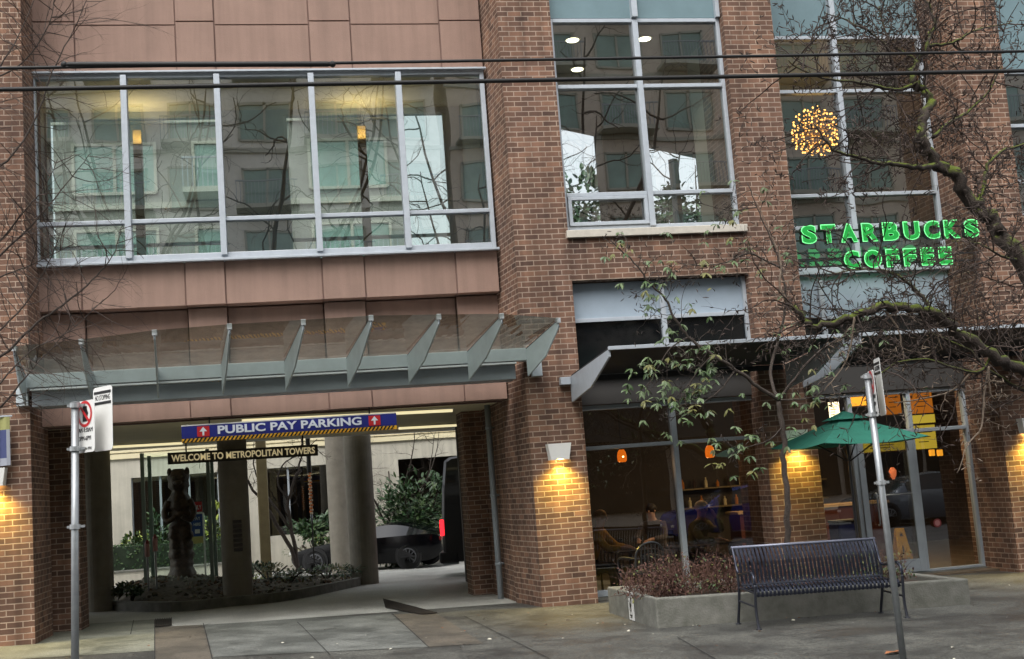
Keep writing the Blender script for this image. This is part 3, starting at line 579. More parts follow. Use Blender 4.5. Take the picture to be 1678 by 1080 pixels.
for i, t in enumerate(tips_px):
    r = ray(*t); P = CP + r * ((ZT - CP.z) / r.z)
    if i == 0: P = Vector((-6.93, -.75, ZT))
    tips.append(P)
bx_ = [-6.93 + 0.863 * i + 0.02 for i in range(9)]
for i in range(9):
    mb = MB(); X = bx_[i]
    curve_fin(mb, (X, -0.215, 3.30), (X, -0.215, 3.70), tips[i], 0.022)
    f = mb.build('fin', STEEL, can, bevel=0.003)
    ed_ = MB(); ed_.tube([Vector((X, -0.22, 3.705)), tips[i] + Vector((0, -.005, .004)), tips[i] + Vector((0, -.005, -.10))], 0.012, 6); ed_.build('edge_gasket', EDGE, f)
    cl = MB(); cl.obox(tips[i] + Vector((0, 0.03, 0.0)), (0.03, 0, 0), (0, 0.045, 0), (0, 0, 0.035)); cl.build('glass_clamp', mat('bright_clamp', lin((200, 204, 206)), 0.35, 0.5), f)
    if i < 8:
        st = MB(); st.bar((X, -0.1, 3.705), (X, 0.82, 3.72), 0.04, 0.03); st.build('stay_bar', STEEL, can)
for i in range(8):
    a, b = Vector((bx_[i] + 0.004, -0.13, 3.715)), Vector((bx_[i + 1] - 0.004, -0.13, 3.715)); c, d_ = tips[i + 1], tips[i]
    mb = MB(); n = 6; vs = []
    for k in range(n + 1):
        t = k / n; u0_ = a.lerp(b, t); u1_ = d_.lerp(c, t); vs += [u0_ + Vector((0, 0, 0.012)), u1_ + Vector((0, -0.05, 0.022))]
    mb.add(vs, [(2 * k, 2 * k + 1, 2 * k + 3, 2 * k + 2) for k in range(n)]); mb.build('glass_panel', GLASS_CAN, can, normals=False)
for X in (-6.98, 0.155):
    mb = MB(); mb.box(X - 0.075, X + 0.075, -0.10, -0.002, 3.31, 3.55); mb.build('end_bracket', STEEL, can, bevel=0.004)
# --- dark awning over the shop window and a second over the entrance
def awning(name, x0, x1, label, tipz=3.46, Yt=-1.75, dx=0.32):
    th = thing(name, ((x0 + x1) / 2, 0, 3.2), label, 'awning', 'dark awnings with grey end fins')
    for X in (x0, x1):
        mb = MB(); curve_fin(mb, (X, -0.05, 2.90), (X, -0.05, 3.27), (X + dx * 0.5, Yt, tipz), 0.03, bow=0.10); mb.build('end_fin', ALU, th, bevel=0.004)
    mb = MB(); n = 10; a0_ = Vector((x0 + 0.02, -0.02, 3.285)); a1_ = Vector((x1 - 0.02, -0.02, 3.285)); t0 = Vector((x0 + dx * 0.5, Yt, tipz + 0.012)); t1 = Vector((x1 + dx * 0.5, Yt, tipz + 0.012))
    mb.prism([a0_, a1_, t1, t0], (0, 0, 0.02)); mb.build('awning_panel', BLACKP, th)
    mb = MB(); mb.bar(t0 + Vector((-0.02, -0.02, 0.0)), t1 + Vector((0.02, -0.02, 0.0)), 0.05, 0.05); mb.build('front_bar', ALU, th, bevel=0.004)
    mb = MB(); mb.box(x0 + 0.03, x1 - 0.03, -0.03, 0.03, 3.20, 3.28); mb.build('rear_bar', BLACKP, th)
    mb = MB(); mb.box(x0 - 0.17, x0 - 0.02, -0.12, -0.003, 3.16, 3.27); mb.build('wall_bracket', ALU, th, bevel=0.004)
    return th
awning('awning', 0.66, 4.02, 'black awning with grey end fins above the shop window, left of the two')
awning('awning', 4.28, 8.0, 'black awning with grey end fins above the shop entrance, right of the two')

# ================================================================== SIGNS
BLUE = mat('sign_blue', lin((30, 40, 128)), 0.5, var=0.05, vscale=4)
SIGNW = mat('sign_white_letters', lin((225, 232, 240)), 0.5)
SIGNR = mat('sign_red', lin((196, 40, 44)), 0.5)
YEL = mat('hazard_yellow', lin((236, 180, 48)), 0.55)
sg = thing('parking_sign', (-3.4, 1.2, 2.6), 'long blue PUBLIC PAY PARKING sign hanging in the driveway opening', 'sign')
YS = 0.90; xl, xr = px(297, 700, YS).x, px(650, 690, YS).x; zb_, zt_ = 2.785, 2.965
mb = MB(); mb.box(xl, xr, YS, YS + 0.05, zb_, zt_); mb.build('board', BLUE, sg, bevel=0.004)
mb = MB(); mb.box(xl, xr, YS - 0.004, YS + 0.054, zt_ + 0.001, zt_ + 0.018); mb.build('top_rail', WHITE, sg)
L_ = []
mb = MB()
tx0, tx1 = px(357, 712, YS).x, px(593, 700, YS).x
text_mesh(mb, 'PUBLIC PAY PARKING', (tx0, YS - 0.006, zb_ + 0.038), (1, 0, 0), (0, 0, 1), tx1 - tx0, 0.122, 0.008, 0.03); mb.build('lettering', SIGNW, sg)
for p0, p1 in ((323, 343), (605, 624)):
    xa, xb = px(p0, 705, YS).x, px(p1, 700, YS).x; mb = MB(); mb.box(xa, xb, YS - 0.008, YS - 0.001, zb_ + 0.015, zt_ - 0.015); sq = mb.build('arrow_square', SIGNR, sg)
    c = (xa + xb) / 2; mb = MB(); Y_ = YS - 0.012
    mb.prism([(c - 0.014, Y_, zb_ + 0.03), (c + 0.014, Y_, zb_ + 0.03), (c + 0.014, Y_, zb_ + 0.09), (c + 0.055, Y_, zb_ + 0.09), (c, Y_, zt_ - 0.025), (c - 0.055, Y_, zb_ + 0.09), (c - 0.014, Y_, zb_ + 0.09)], (0, 0.003, 0)); mb.build('arrow', SIGNW, sq)
mb = MB(); mb.box(xl, xr, YS + 0.001, YS + 0.05, zb_ - 0.06, zb_ - 0.002); hz_ = mb.build('hazard_strip', YEL, sg)
mb = MB(); n = 54; st = (xr - xl - 0.05) / n
for k in range(n):
    x_ = xl + 0.005 + st * k; mb.prism([(x_, YS - 0.002, zb_ - 0.06), (x_ + st * 0.48, YS - 0.002, zb_ - 0.06), (x_ + st * 0.48 + 0.04, YS - 0.002, zb_ - 0.003), (x_ + 0.04, YS - 0.002, zb_ - 0.003)], (0, 0.002, 0))
mb.build('stripes', BLACK, hz_)
mb = MB()
for x_ in (xl + 0.4, xr - 0.4): mb.tube([(x_, YS + 0.025, zt_ + 0.018), (x_, YS + 0.025, 3.09)], 0.012, 6)
mb.build('hanger', BLACK, sg)
# welcome board, turned with the courtyard
YW_ = 5.2; a = px(275, 751, YW_); b = px(521, 738, YW_ + 0.55); dv = (b - a); ln = dv.length; dv.z = 0; dv.normalize()
mid = (a + b) / 2
wb = thing('welcome_sign', (mid.x, mid.y, 2.4), 'dark brown WELCOME TO METROPOLITAN TOWERS board hung below the blue sign', 'sign')
up = Vector((0, 0, 1)); nn = dv.cross(up)
zc = (a.z + b.z) / 2; hh = 0.105
mb = MB(); mb.obox(Vector((mid.x, mid.y, zc)) - nn * 0.02, dv * (ln / 2), nn * 0.02, up * hh); mb.build('board', mat('dark_sign_brown', lin((50, 44, 34)), 0.6, var=0.1), wb, bevel=0.004)
mb = MB(); text_mesh(mb, 'WELCOME TO METROPOLITAN TOWERS', Vector((a.x, a.y, zc - 0.062)) + dv * 0.06 + nn * 0.006, dv, up, ln - 0.12, 0.125, 0.008, 0.022); mb.build('lettering', mat('glowing_cream_letters', lin((214, 204, 170)), 0.5, emit=lin((214, 196, 150)), estr=0.22), wb)  # glow put into the lettering in place of small lamps shining on it
mb = MB()
for t in (0.12, 0.9): q = Vector((a.x, a.y, 0)) + dv * ln * t - nn * 0.02; mb.tube([(q.x, q.y, zc + hh), (q.x, q.y, 3.1)], 0.014, 6)
mb.build('hanger', BLACK, wb)
# green lit letters
GFACE = mat('lit_green_face', lin((20, 110, 46)), 0.4, emit=lin((14, 150, 50)), estr=0.35)
GEDGE = mat('lit_green_edge', lin((120, 220, 140)), 0.4, emit=lin((110, 235, 140)), estr=0.42)
GSIDE = mat('dark_green_return', lin((22, 40, 28)), 0.5)
ls = thing('lit_letter_sign', (6.0, 0.0, 4.6), 'green lit STARBUCKS COFFEE letters over the shop entrance', 'sign')
def letter_row(txt, x0, x1, z0, h, Y):
    # letter advance from the built-in font, laid out by measured widths
    ws = {'S': .62, 'T': .6, 'A': .7, 'R': .68, 'B': .68, 'U': .68, 'C': .66, 'K': .68, 'O': .74, 'F': .56, 'E': .58}
    tot = sum(ws[c] for c in txt) + 0.17 * (len(txt) - 1); k = (x1 - x0) / tot; x = x0
    for c in txt:
        wd = ws[c] * k; mb = MB()
        text_mesh(mb, c, (x, Y, z0), (1, 0, 0), (0, 0, 1), wd, h, 0.10, 0.06, 1, mi_side=2)
        fm = MB(); text_mesh(fm, c, (x + 0.016, Y - 0.052, z0 + 0.016), (1, 0, 0), (0, 0, 1), wd - 0.032, h - 0.032, 0.006, 0.040, 0)
        o = mb.build('letter', [GFACE, GEDGE, GSIDE], ls); fm.build('letter_face', GFACE, o)
        x += wd + 0.17 * k
letter_row('STARBUCKS', 4.50, 7.52, 5.12, 0.30, 0.0); letter_row('COFFEE', 5.16, 7.0, 4.70, 0.29, 0.0)
mb = MB()
for z in (5.20, 5.34, 4.78, 4.90): mb.box(4.425, 7.505, 0.07, 0.10, z - 0.012, z + 0.012)
mb.build('mounting_rail', BLACK, ls)
lamp('letter_glow', 'AREA', (6, 0.35, 5.0), 1.2, (0.2, 1, 0.35), None, 2.6, 0.4, (rad(-90), 0, 0)) if False else None

# ================================================================== WALL LAMPS
LIT = mat('lit_lamp_lens', (1, 0.8, 0.4), 0.5, emit=(1, 0.72, 0.25), estr=9)
def wall_lamp(x, z, label):
    th = thing('wall_lamp', (x, 0, z), label, 'wall lamp', 'downward wall lamps on the brick piers')
    mb = MB(); d_ = 0.15
    lo = [(-0.15, 0, 0), (0.15, 0, 0), (0.135, -d_ * 0.8, 0), (-0.135, -d_ * 0.8, 0)]; hi = [(-0.18, 0, 0.235), (0.18, 0, 0.235), (0.175, -d_, 0.235), (-0.175, -d_, 0.235)]
    mb.add(lo + hi, [(4, 5, 6, 7), (0, 1, 5, 4), (1, 2, 6, 5), (2, 3, 7, 6), (3, 0, 4, 7)])
    mb.build('housing', WHITE, th, local=True)
    mb = MB(); mb.box(-0.125, 0.125, -0.105, -0.012, 0.012, 0.02); mb.build('lens', LIT, th, local=True)
    lamp('lamp_light', 'SPOT', (x, -0.135, z + 0.004), 84, (1, 0.72, 0.12), th, 0.05, spot=rad(128), blend=1.0)
    return th
wall_lamp(0.39, 2.075, 'white tapered wall lamp on the brick pier between driveway and shop window')
wall_lamp(4.05, 2.03, 'white tapered wall lamp on the brick pier beside the green umbrella')
wall_lamp(-7.38, 2.26, 'white tapered wall lamp under the banner at the left end')
wall_lamp(7.95, 1.97, 'white tapered wall lamp on the pier at the right edge')
bn = thing('banner', (-7.3, -0.1, 2.6), 'blue, white and yellow cloth banner above the wall lamp at the left edge', 'banner')
mb = MB(); n = 14
for k in range(n):
    xa, xb = -7.75 + 0.62 * k / n, -7.75 + 0.62 * (k + 1) / n; ya, yb = -0.14 + 0.03 * math.sin(k * 1.3), -0.14 + 0.03 * math.sin((k + 1) * 1.3)
    for (za, zb2, mi) in ((2.52, 2.62, 1), (2.62, 3.0, 0 if k % 5 != 3 else 1), (3.0, 3.17, 2)): mb.quad((xa, ya, za), (xb, yb, za), (xb, yb, zb2), (xa, ya, zb2), mi)
mb.build('cloth', [mat('banner_blue', lin((64, 72, 112)), 0.7), mat('banner_white', lin((150, 154, 164)), 0.7), mat('banner_yellow', lin((150, 150, 96)), 0.7)], bn, normals=False)
mb = MB(); mb.tube([(-7.8, -0.14, 3.18), (-7.1, -0.14, 3.18)], 0.012, 6); mb.tube([(-7.45, 0, 3.18), (-7.45, -0.14, 3.18)], 0.012, 6); mb.build('bracket', ALU, bn)

# ================================================================== STREET SIGN POLES
def noparking(mb_list, th, c, r_, u_, kind):
    """sign plate centred at c, right r_, up u_"""
    n_ = r_.cross(u_)
    def rr(wd, h, off, mi_mat, name, parent):
        m_ = MB(); rads = 0.03; P = []
        for sx_, sz_, a0 in ((1, 1, 0), (-1, 1, 90), (-1, -1, 180), (1, -1, 270)):
            for k in range(4):
                t = rad(a0 + 30 * k); P.append(c + n_ * off + r_ * (sx_ * (wd / 2 - rads) + math.cos(t) * rads) + u_ * (sz_ * (h / 2 - rads) + math.sin(t) * rads))
        m_.prism(P, n_ * 0.003); return m_.build(name, mi_mat, parent)
    if kind == 0:
        h = 0.41; p = rr(0.27, h, 0, WHITE, 'no_stopping_plate', th)
        m_ = MB()
        def ring(r0, r1, cz, mb2):
            for k in range(28):
                t0 = 2 * math.pi * k / 28; t1 = 2 * math.pi * (k + 1) / 28
                q = [c + u_ * cz + n_ * 0.006 + (r_ * math.cos(t) + u_ * math.sin(t)) * R_ for t, R_ in ((t0, r0), (t1, r0), (t1, r1), (t0, r1))]; mb2.quad(*q)
        ring(0.082, 0.105, 0.10, m_)
        m_.obox(c + u_ * 0.10 + n_ * 0.0075, (r_ - u_).normalized() * 0.085, (r_ + u_).normalized() * 0.011, n_ * 0.001); m_.build('red_circle', SIGNR, p)
        m_ = MB(); m_.obox(c + u_ * 0.10 + n_ * 0.0055, r_ * 0.03, u_ * 0.06, n_ * 0.0005); m_.prism([c + u_ * 0.14 + n_ * 0.005 + r_ * 0.03, c + u_ * 0.10 + n_ * 0.005 + r_ * 0.05, c + u_ * 0.07 + n_ * 0.005 + r_ * 0.03], n_ * 0.001)
        m_.build('pictogram', BLACK, p); m_ = MB(); text_mesh(m_, '7AM-9:30AM', c - u_ * 0.045 - r_ * 0.11 + n_ * 0.005, r_, u_, 0.22, 0.035, 0.002); m_.build('lettering', BLACK, p); m_ = MB(); text_mesh(m_, '3PM-6PM', c - u_ * 0.11 - r_ * 0.085 + n_ * 0.005, r_, u_, 0.17, 0.035, 0.002); m_.build('lettering', BLACK, p); m_ = MB(); text_mesh(m_, 'MON-FRI', c - u_ * 0.185 - r_ * 0.06 + n_ * 0.005, r_, u_, 0.15, 0.022, 0.002)
        m_.obox(c - u_ * 0.175 - r_ * 0.1 + n_ * 0.0055, r_ * 0.02, u_ * 0.012, n_ * 0.0005)
        m_.build('lettering', BLACK, p)
    else:
        h = 0.51; p = rr(0.27, h, 0, WHITE, 'long_plate', th)
        m_ = MB(); m_.obox(c + u_ * 0.21 + n_ * 0.005, r_ * 0.12, u_ * 0.011, n_ * 0.001); m_.obox(c + u_ * 0.125 + n_ * 0.005, r_ * 0.12, u_ * 0.011, n_ * 0.001)
        text_mesh(m_, 'NO STOPPING', c + u_ * 0.148 - r_ * 0.105 + n_ * 0.004, r_, u_, 0.21, 0.04, 0.002); m_.build('lettering', BLACK, p)
def sign_pole(top_px, low_px, Y, label, yaw, sgn, plates):
    a = px(*top_px, Y); b = px(*low_px, Y); dv = (a - b).normalized(); k = (b.z - gz(b.x, Y)) / dv.z; base = b - dv * k
    th = thing('sign_pole', tuple(base), label, 'sign post', 'parking sign posts along the kerb')
    mb = MB(); mb.tube([base - dv * 0.05, a], 0.030, 12); mb.build('pole', GALV, th, smooth=True)
    H = (a - base).length
    mb = MB(); mb.lathe(a, [(0.036, -0.01), (0.036, 0.012), (0.01, 0.02)], 12); mb.build('cap', GALV, th)
    for f_ in (0.995, 0.86, 0.62):
        q = base + dv * H * f_; mb = MB(); mb.tube([q - dv * 0.018, q + dv * 0.018], 0.041, 12); mb.bar(q + Vector((-0.06, 0, 0)), q + Vector((0.075, 0, 0)), 0.02, 0.02); mb.build('band_clamp', mat('zinc_clamp', lin((186, 190, 192)), 0.35, 0.6), th)
    r_ = Vector((math.cos(yaw), math.sin(yaw), 0)); u_ = (dv - r_ * dv.dot(r_)).normalized()
    for kind, cpx in plates:
        c = px(*cpx, Y); noparking(None, th, c, r_, u_, kind)
    return th
sign_pole((123, 662), (123, 1060), -7.4, 'upright galvanised post with two white parking signs at the left', rad(-50), 1, [(0, (140, 699)), (1, (169, 686))])
sign_pole((1421, 615), (1480, 1078), -7.4, 'tilted galvanised post with white parking signs seen edge on, in front of the bench', rad(-106), 1, [(0, (1431, 645)), (1, (1442, 634))])

# ================================================================== BENCH, PLANTER, UMBRELLA
BENCHM = mat('dark_blue_bench_steel', lin((42, 46, 60)), 0.26, 0.6, var=0.15, vscale=10, spec=0.6, coat=0.2)
BLEG = mat('bench_frame_steel', lin((40, 42, 50)), 0.35, 0.2)
BX0, BX1 = 1.53, 3.30; BYF, BYB = -4.35, -3.72
def bz_(x): return gz(x, -4)
cxb = (BX0 + BX1) / 2
bench = thing('park_bench', (cxb, -4.05, bz_(cxb)), 'dark blue slatted steel bench in front of the concrete planter', 'bench')
tl = Matrix.Translation((cxb, 0, bz_(cxb))) @ Matrix.Rotation(math.atan(GB) * -1, 4, 'Y')
def bw(x, y, z): return tl @ Vector((x, y, z))
prof = [(-3.745, 0.86), (-3.79, 0.79), (-3.835, 0.70), (-3.865, 0.56), (-3.885, 0.47), (-3.935, 0.425), (-4.0, 0.41), (-4.15, 0.42), (-4.27, 0.438), (-4.33, 0.425), (-4.352, 0.385), (-4.345, 0.345)]
hw = 0.87
def strap(mb, x, pr):
    P = crom([bw(x, y, z) for y, z in pr], 3); X = Vector((0.0145, 0, 0)); ring = []
    for i, p in enumerate(P):
        t = (P[min(i + 1, len(P) - 1)] - P[max(i - 1, 0)]).normalized(); n_ = Vector((1, 0, 0)).cross(t).normalized() * 0.0035
        ring.append([p - X - n_, p + X - n_, p + X + n_, p - X + n_])
    vs = [v for q in ring for v in q]; fs = []
    for i in range(len(P) - 1):
        for k in range(4): fs.append((i * 4 + k, i * 4 + (k + 1) % 4, i * 4 + 4 + (k + 1) % 4, i * 4 + 4 + k))
    fs += [(3, 2, 1, 0), tuple(len(vs) - 4 + k for k in range(4))]; mb.add(vs, fs)
sb, ss = MB(), MB()
for i in range(36):
    x = -hw + 0.03 + (2 * hw - 0.06) * i / 35; strap(sb, x, prof[:6]); strap(ss, x, prof[5:])
sb.build('slatted_backrest', BENCHM, bench); ss.build('slatted_seat', BENCHM, bench)
mb = MB(); mb.tube([bw(-hw - 0.03, -3.742, 0.868), bw(hw + 0.03, -3.742, 0.868)], 0.018, 10); mb.build('top_rail', mat('pale_bench_rail', lin((120, 124, 140)), 0.3, 0.3), bench, smooth=True)
mb = MB()
for (y, z) in ((-3.905, 0.445), (-4.33, 0.36), (-4.15, 0.40)): mb.tube([bw(-hw, y, z), bw(hw, y, z)], 0.014, 8)
mb.build('cross_bar', BLEG, bench)
for sx_ in (-1, 1):
    x = sx_ * (hw + 0.015)
    mb = MB(); mb.tube(crom([bw(x, -3.74, 0.87), bw(x, -3.80, 0.74), bw(x, -3.85, 0.62), bw(x, -3.92, 0.575), bw(x, -4.10, 0.60), bw(x, -4.26, 0.615), bw(x, -4.35, 0.57), bw(x, -4.37, 0.48)], 4), 0.017, 8); mb.build('armrest', BENCHM, bench, smooth=True)
    mb = MB(); mb.tube(crom([bw(x, -4.37, 0.48), bw(x, -4.365, 0.36), bw(x, -4.36, 0.2), bw(x, -4.38, 0.07), bw(x, -4.40, 0.0)], 4), 0.017, 8); mb.tube([bw(x, -4.40, 0.0), bw(x, -4.40, 0.012)], 0.035, 8); mb.build('leg', BLEG, bench, smooth=True)
    mb = MB(); mb.tube(crom([bw(x, -3.85, 0.62), bw(x, -3.87, 0.45), bw(x, -3.84, 0.25), bw(x, -3.78, 0.08), bw(x, -3.76, 0.0)], 4), 0.017, 8); mb.tube([bw(x, -3.76, 0), bw(x, -3.76, 0.012)], 0.035, 8); mb.build('leg', BLEG, bench, smooth=True)
    mb = MB(); mb.tube([bw(x, -4.36, 0.24), bw(x, -3.85, 0.27)], 0.012, 6); mb.tube([bw(x, -4.36, 0.39), bw(x, -3.89, 0.42)], 0.012, 6); mb.build('side_stretcher', BLEG, bench)
# planter
q0, q1 = gp(1078, 1030), gp(1592, 994); q2 = gp(1012, 1009); q1.x = px(1592, 994, q0.y).x; PH = 0.34
pl = thing('concrete_planter', (2.6, -2.6, gz(2.6, -3)), 'low weathered concrete planter with a cut corner behind the bench', 'planter')
YBk = -1.45
out = [(q2.x, YBk), (q2.x, q2.y), (q0.x, q0.y), (q1.x, q0.y), (q1.x + 0.02, YBk)]
inn = [(q2.x + 0.15, YBk - 0.15), (q2.x + 0.15, q2.y + 0.07), (q0.x + 0.06, q0.y + 0.15), (q1.x - 0.15, q0.y + 0.15), (q1.x - 0.13, YBk - 0.15)]
mb = MB(); n = 5
def rise(p): return gz(*p) + PH - 0.035 * max(0, p[0] - 0.6) / 4
vs = [(x, y, gz(x, y) - 0.12) for x, y in out] + [(x, y, rise((x, y))) for x, y in out] + [(x, y, rise((x, y))) for x, y in inn] + [(x, y, gz(x, y) + 0.1) for x, y in inn]
fs = []
for i in range(n):
    j = (i + 1) % n
    for k in range(3): fs.append((k * n + i, k * n + j, (k + 1) * n + j, (k + 1) * n + i))
mb.add(vs, fs); mb.build('planter_wall', CONC, pl, bevel=0.018)
mb = MB(); mb.add([(x, y, rise((x, y)) - 0.07) for x, y in inn], [tuple(range(5))]); mb.build('soil', mat('dark_soil', lin((62, 50, 42)), 0.95, var=0.4, vscale=20, bump=0.8, bscale=40), pl)
nd = thing('no_dogs_sign', (q2.x, q2.y, gz(q2.x, q2.y)), 'small white sign with a dog pictogram on the planter corner', 'sign')
a = Vector((q2.x, q2.y, 0)); b = Vector((q0.x, q0.y, 0)); e = (b - a).normalized(); nn = e.cross(Vector((0, 0, 1)))
c = a.lerp(b, 0.42) + nn * 0.012; c.z = gz(c.x, c.y) + 0.18; u_ = Vector((0, 0, 1)); e2 = Vector((0.93, -0.36, 0)).normalized(); nn2 = e2.cross(u_)
wn = 0.10
mb = MB(); mb.obox(c, e * wn, nn * 0.006, u_ * 0.17); pn = mb.build('plate', WHITE, nd)
mb = MB(); f_ = c + nn * 0.009
def dq(pts): mb.prism([f_ + e * (x * wn) + u_ * (z * 0.17) for x, z in pts], nn * 0.002)
dq([(-.35, .1), (.25, .25), (.3, .05), (-.3, -.12)]); dq([(.15, .2), (.2, .62), (.5, .55), (.55, .4), (.3, .2)]); dq([(-.32, .1), (-.5, -.3), (-.38, -.35), (-.18, -.05)]); dq([(.05, .05), (.02, -.3), (.15, -.3), (.28, .08)]); dq([(-.35, .1), (-.6, .35), (-.52, .38), (-.28, .16)])
dq([(-.5, -.72), (.5, -.72), (.5, -.62), (-.5, -.62)]); dq([(-.4, -.85), (.4, -.85), (.4, -.79), (-.4, -.79)])
mb.build('pictogram', BLACK, pn)
mb = MB()
for k in range(20):
    t0, t1 = 2 * math.pi * k / 20, 2 * math.pi * (k + 1) / 20; mb.quad(*[f_ + e * (wn * R_ * math.cos(t)) + u_ * (wn * (R_ * math.sin(t) - 0.9)) for t, R_ in ((t0, .3), (t1, .3), (t1, .42), (t0, .42))])
mb.build('round_mark', BLACK, pn)
# green umbrella
YU = -0.9; ap = px(1396, 684, YU); el_ = px(1276, 731, YU - 0.35); er = px(1522, 716, YU - 0.35); pc = px(1402, 724, YU)
UX = (el_.x + er.x) / 2 + 0.05; hwU = (er.x - el_.x) / 2 * 0.745
um = thing('market_umbrella', (UX, YU, gz(UX, YU)), 'green square patio umbrella on a black pole in front of the entrance', 'umbrella')
GREEN = mat('green_canvas', lin((36, 106, 89)), 0.85, var=0.12, vscale=5, bump=0.5, bscale=9)
zE = (el_.z + er.z) / 2; zA_ = zE + 0.44
cn = MB(); N_ = 8
for k in range(4):
    a0_, a1_ = rad(45 + 90 * k + 4), rad(135 + 90 * k + 4)
    for i in range(N_):
        for j in range(N_):
            def PT(u, v):
                # v 0 at the vent ring, 1 at the edge
                e0 = Vector((math.cos(a0_), math.sin(a0_), 0)) * hwU * 1.36; e1 = Vector((math.cos(a1_), math.sin(a1_), 0)) * hwU * 1.36
                p = e0.lerp(e1, u) * (0.16 + 0.84 * v); sag = 0.05 * math.sin(math.pi * u) * v
                return Vector((UX, YU, zA_ - 0.10 - (zA_ - 0.10 - zE) * (v ** 0.92) - sag)) + p * (1 - 0.04 * math.sin(math.pi * u) * v)
            cn.quad(PT(i / N_, j / N_), PT((i + 1) / N_, j / N_), PT((i + 1) / N_, (j + 1) / N_), PT(i / N_, (j + 1) / N_))
o = cn.build('canopy', GREEN, um, smooth=False, normals=True)
v = MB()
for k in range(4):
    t0, t1 = rad(49 + 90 * k), rad(139 + 90 * k); R_ = hwU * 0.40
    v.add([(UX, YU, zA_ + 0.02), (UX + R_ * math.cos(t0), YU + R_ * math.sin(t0), zA_ - 0.11), (UX + R_ * math.cos(t1), YU + R_ * math.sin(t1), zA_ - 0.11)], [(0, 1, 2)])
v.build('vent_cap', GREEN, um, normals=True)
mb = MB(); gU = gz(UX, YU); mb.tube([(UX, YU, gU), (UX, YU, zA_)], 0.022, 10); mb.lathe((UX, YU, zA_), [(0.02, 0), (0.03, 0.03), (0.012, 0.07)], 8); mb.build('pole', BLACK, um)
for k in range(4):
    t = rad(49 + 90 * k); R_ = hwU * 1.36; mb = MB(); mb.tube([(UX, YU, zA_ - 0.06), (UX + R_ * math.cos(t) * 0.97, YU + R_ * math.sin(t) * 0.97, zE - 0.012)], 0.011, 6)
    mb.tube([(UX, YU, zE - 0.28), (UX + R_ * 0.5 * math.cos(t), YU + R_ * 0.5 * math.sin(t), zE + 0.09)], 0.011, 6); mb.build('rib', BLACK, um)
mb = MB(); mb.lathe((UX, YU, gU), [(0.24, 0), (0.24, 0.05), (0.06, 0.08), (0.035, 0.3)], 20); mb.build('base', BLACK, um)

# ================================================================== CABLES
RUB = mat('black_cable', lin((18, 18, 18)), 0.6)
def cable(p0, p1, Y, r_, label, sleeve=None):
    a, b = px(*p0, Y), px(*p1, Y); dv = (b - a); a2 = a - dv * 0.8; b2 = b + dv * 0.8
    th = thing('overhead_cable', tuple((a + b) / 2), label, 'cable', 'black cables crossing above the street')
    mb = MB(); mb.tube([a2.lerp(b2, k / 20) + Vector((0, 0, -0.03 * (1 - ((k - 10) / 10) ** 2))) for k in range(21)], r_, 8); mb.build('wire', RUB, th, smooth=True)
    if sleeve:
        c, d_ = px(*sleeve[0], Y), px(*sleeve[1], Y); mb = MB(); mb.tube([c, c + (d_ - c) * 0.02, c + (d_ - c) * 0.98, d_], [r_, r_ * 1.75, r_ * 1.75, r_], 8); mb.build('sleeve', RUB, th, smooth=True)
        for t in (0.0, 1.0): q = c.lerp(d_, t); mb = MB(); mb.ball(q, 0.03); mb.build('end_clip', RUB, th)
cable((0, 107), (1678, 80), -6.9, 0.015, 'upper black cable with a thicker sleeve over its left part', ((105, 106), (545, 105)))
cable((0, 142), (1678, 112), -6.9, 0.021, 'lower, thicker plain black cable crossing the windows')
# ================================================================== PEOPLE
def skin_obj(name, verts, edges, radii, m, parent, sub=1):
    me = bpy.data.meshes.new('tmp'); me.from_pydata([tuple(v) for v in verts], edges, []); o = bpy.data.objects.new('tmp', me); COL.objects.link(o)
    md = o.modifiers.new('skin', 'SKIN'); sk = me.skin_vertices[0].data
    for i, r_ in enumerate(radii): sk[i].radius = r_ if hasattr(r_, '__len__') else (r_, r_); sk[i].use_root = (i == 0)
    md.use_smooth_shade = True; s2 = o.modifiers.new('sub', 'SUBSURF'); s2.levels = sub; s2.render_levels = sub
    dg = bpy.context.evaluated_depsgraph_get(); dg.update(); m2 = bpy.data.meshes.new_from_object(o.evaluated_get(dg)); m2.name = name
    bpy.data.objects.remove(o); bpy.data.meshes.remove(me); m2.materials.clear(); m2.materials.append(m)
    for p in m2.polygons: p.use_smooth = True
    r = bpy.data.objects.new(name, m2); COL.objects.link(r); r.parent = parent; return r
SKIN = mat('skin', lin((206, 160, 134)), 0.55)
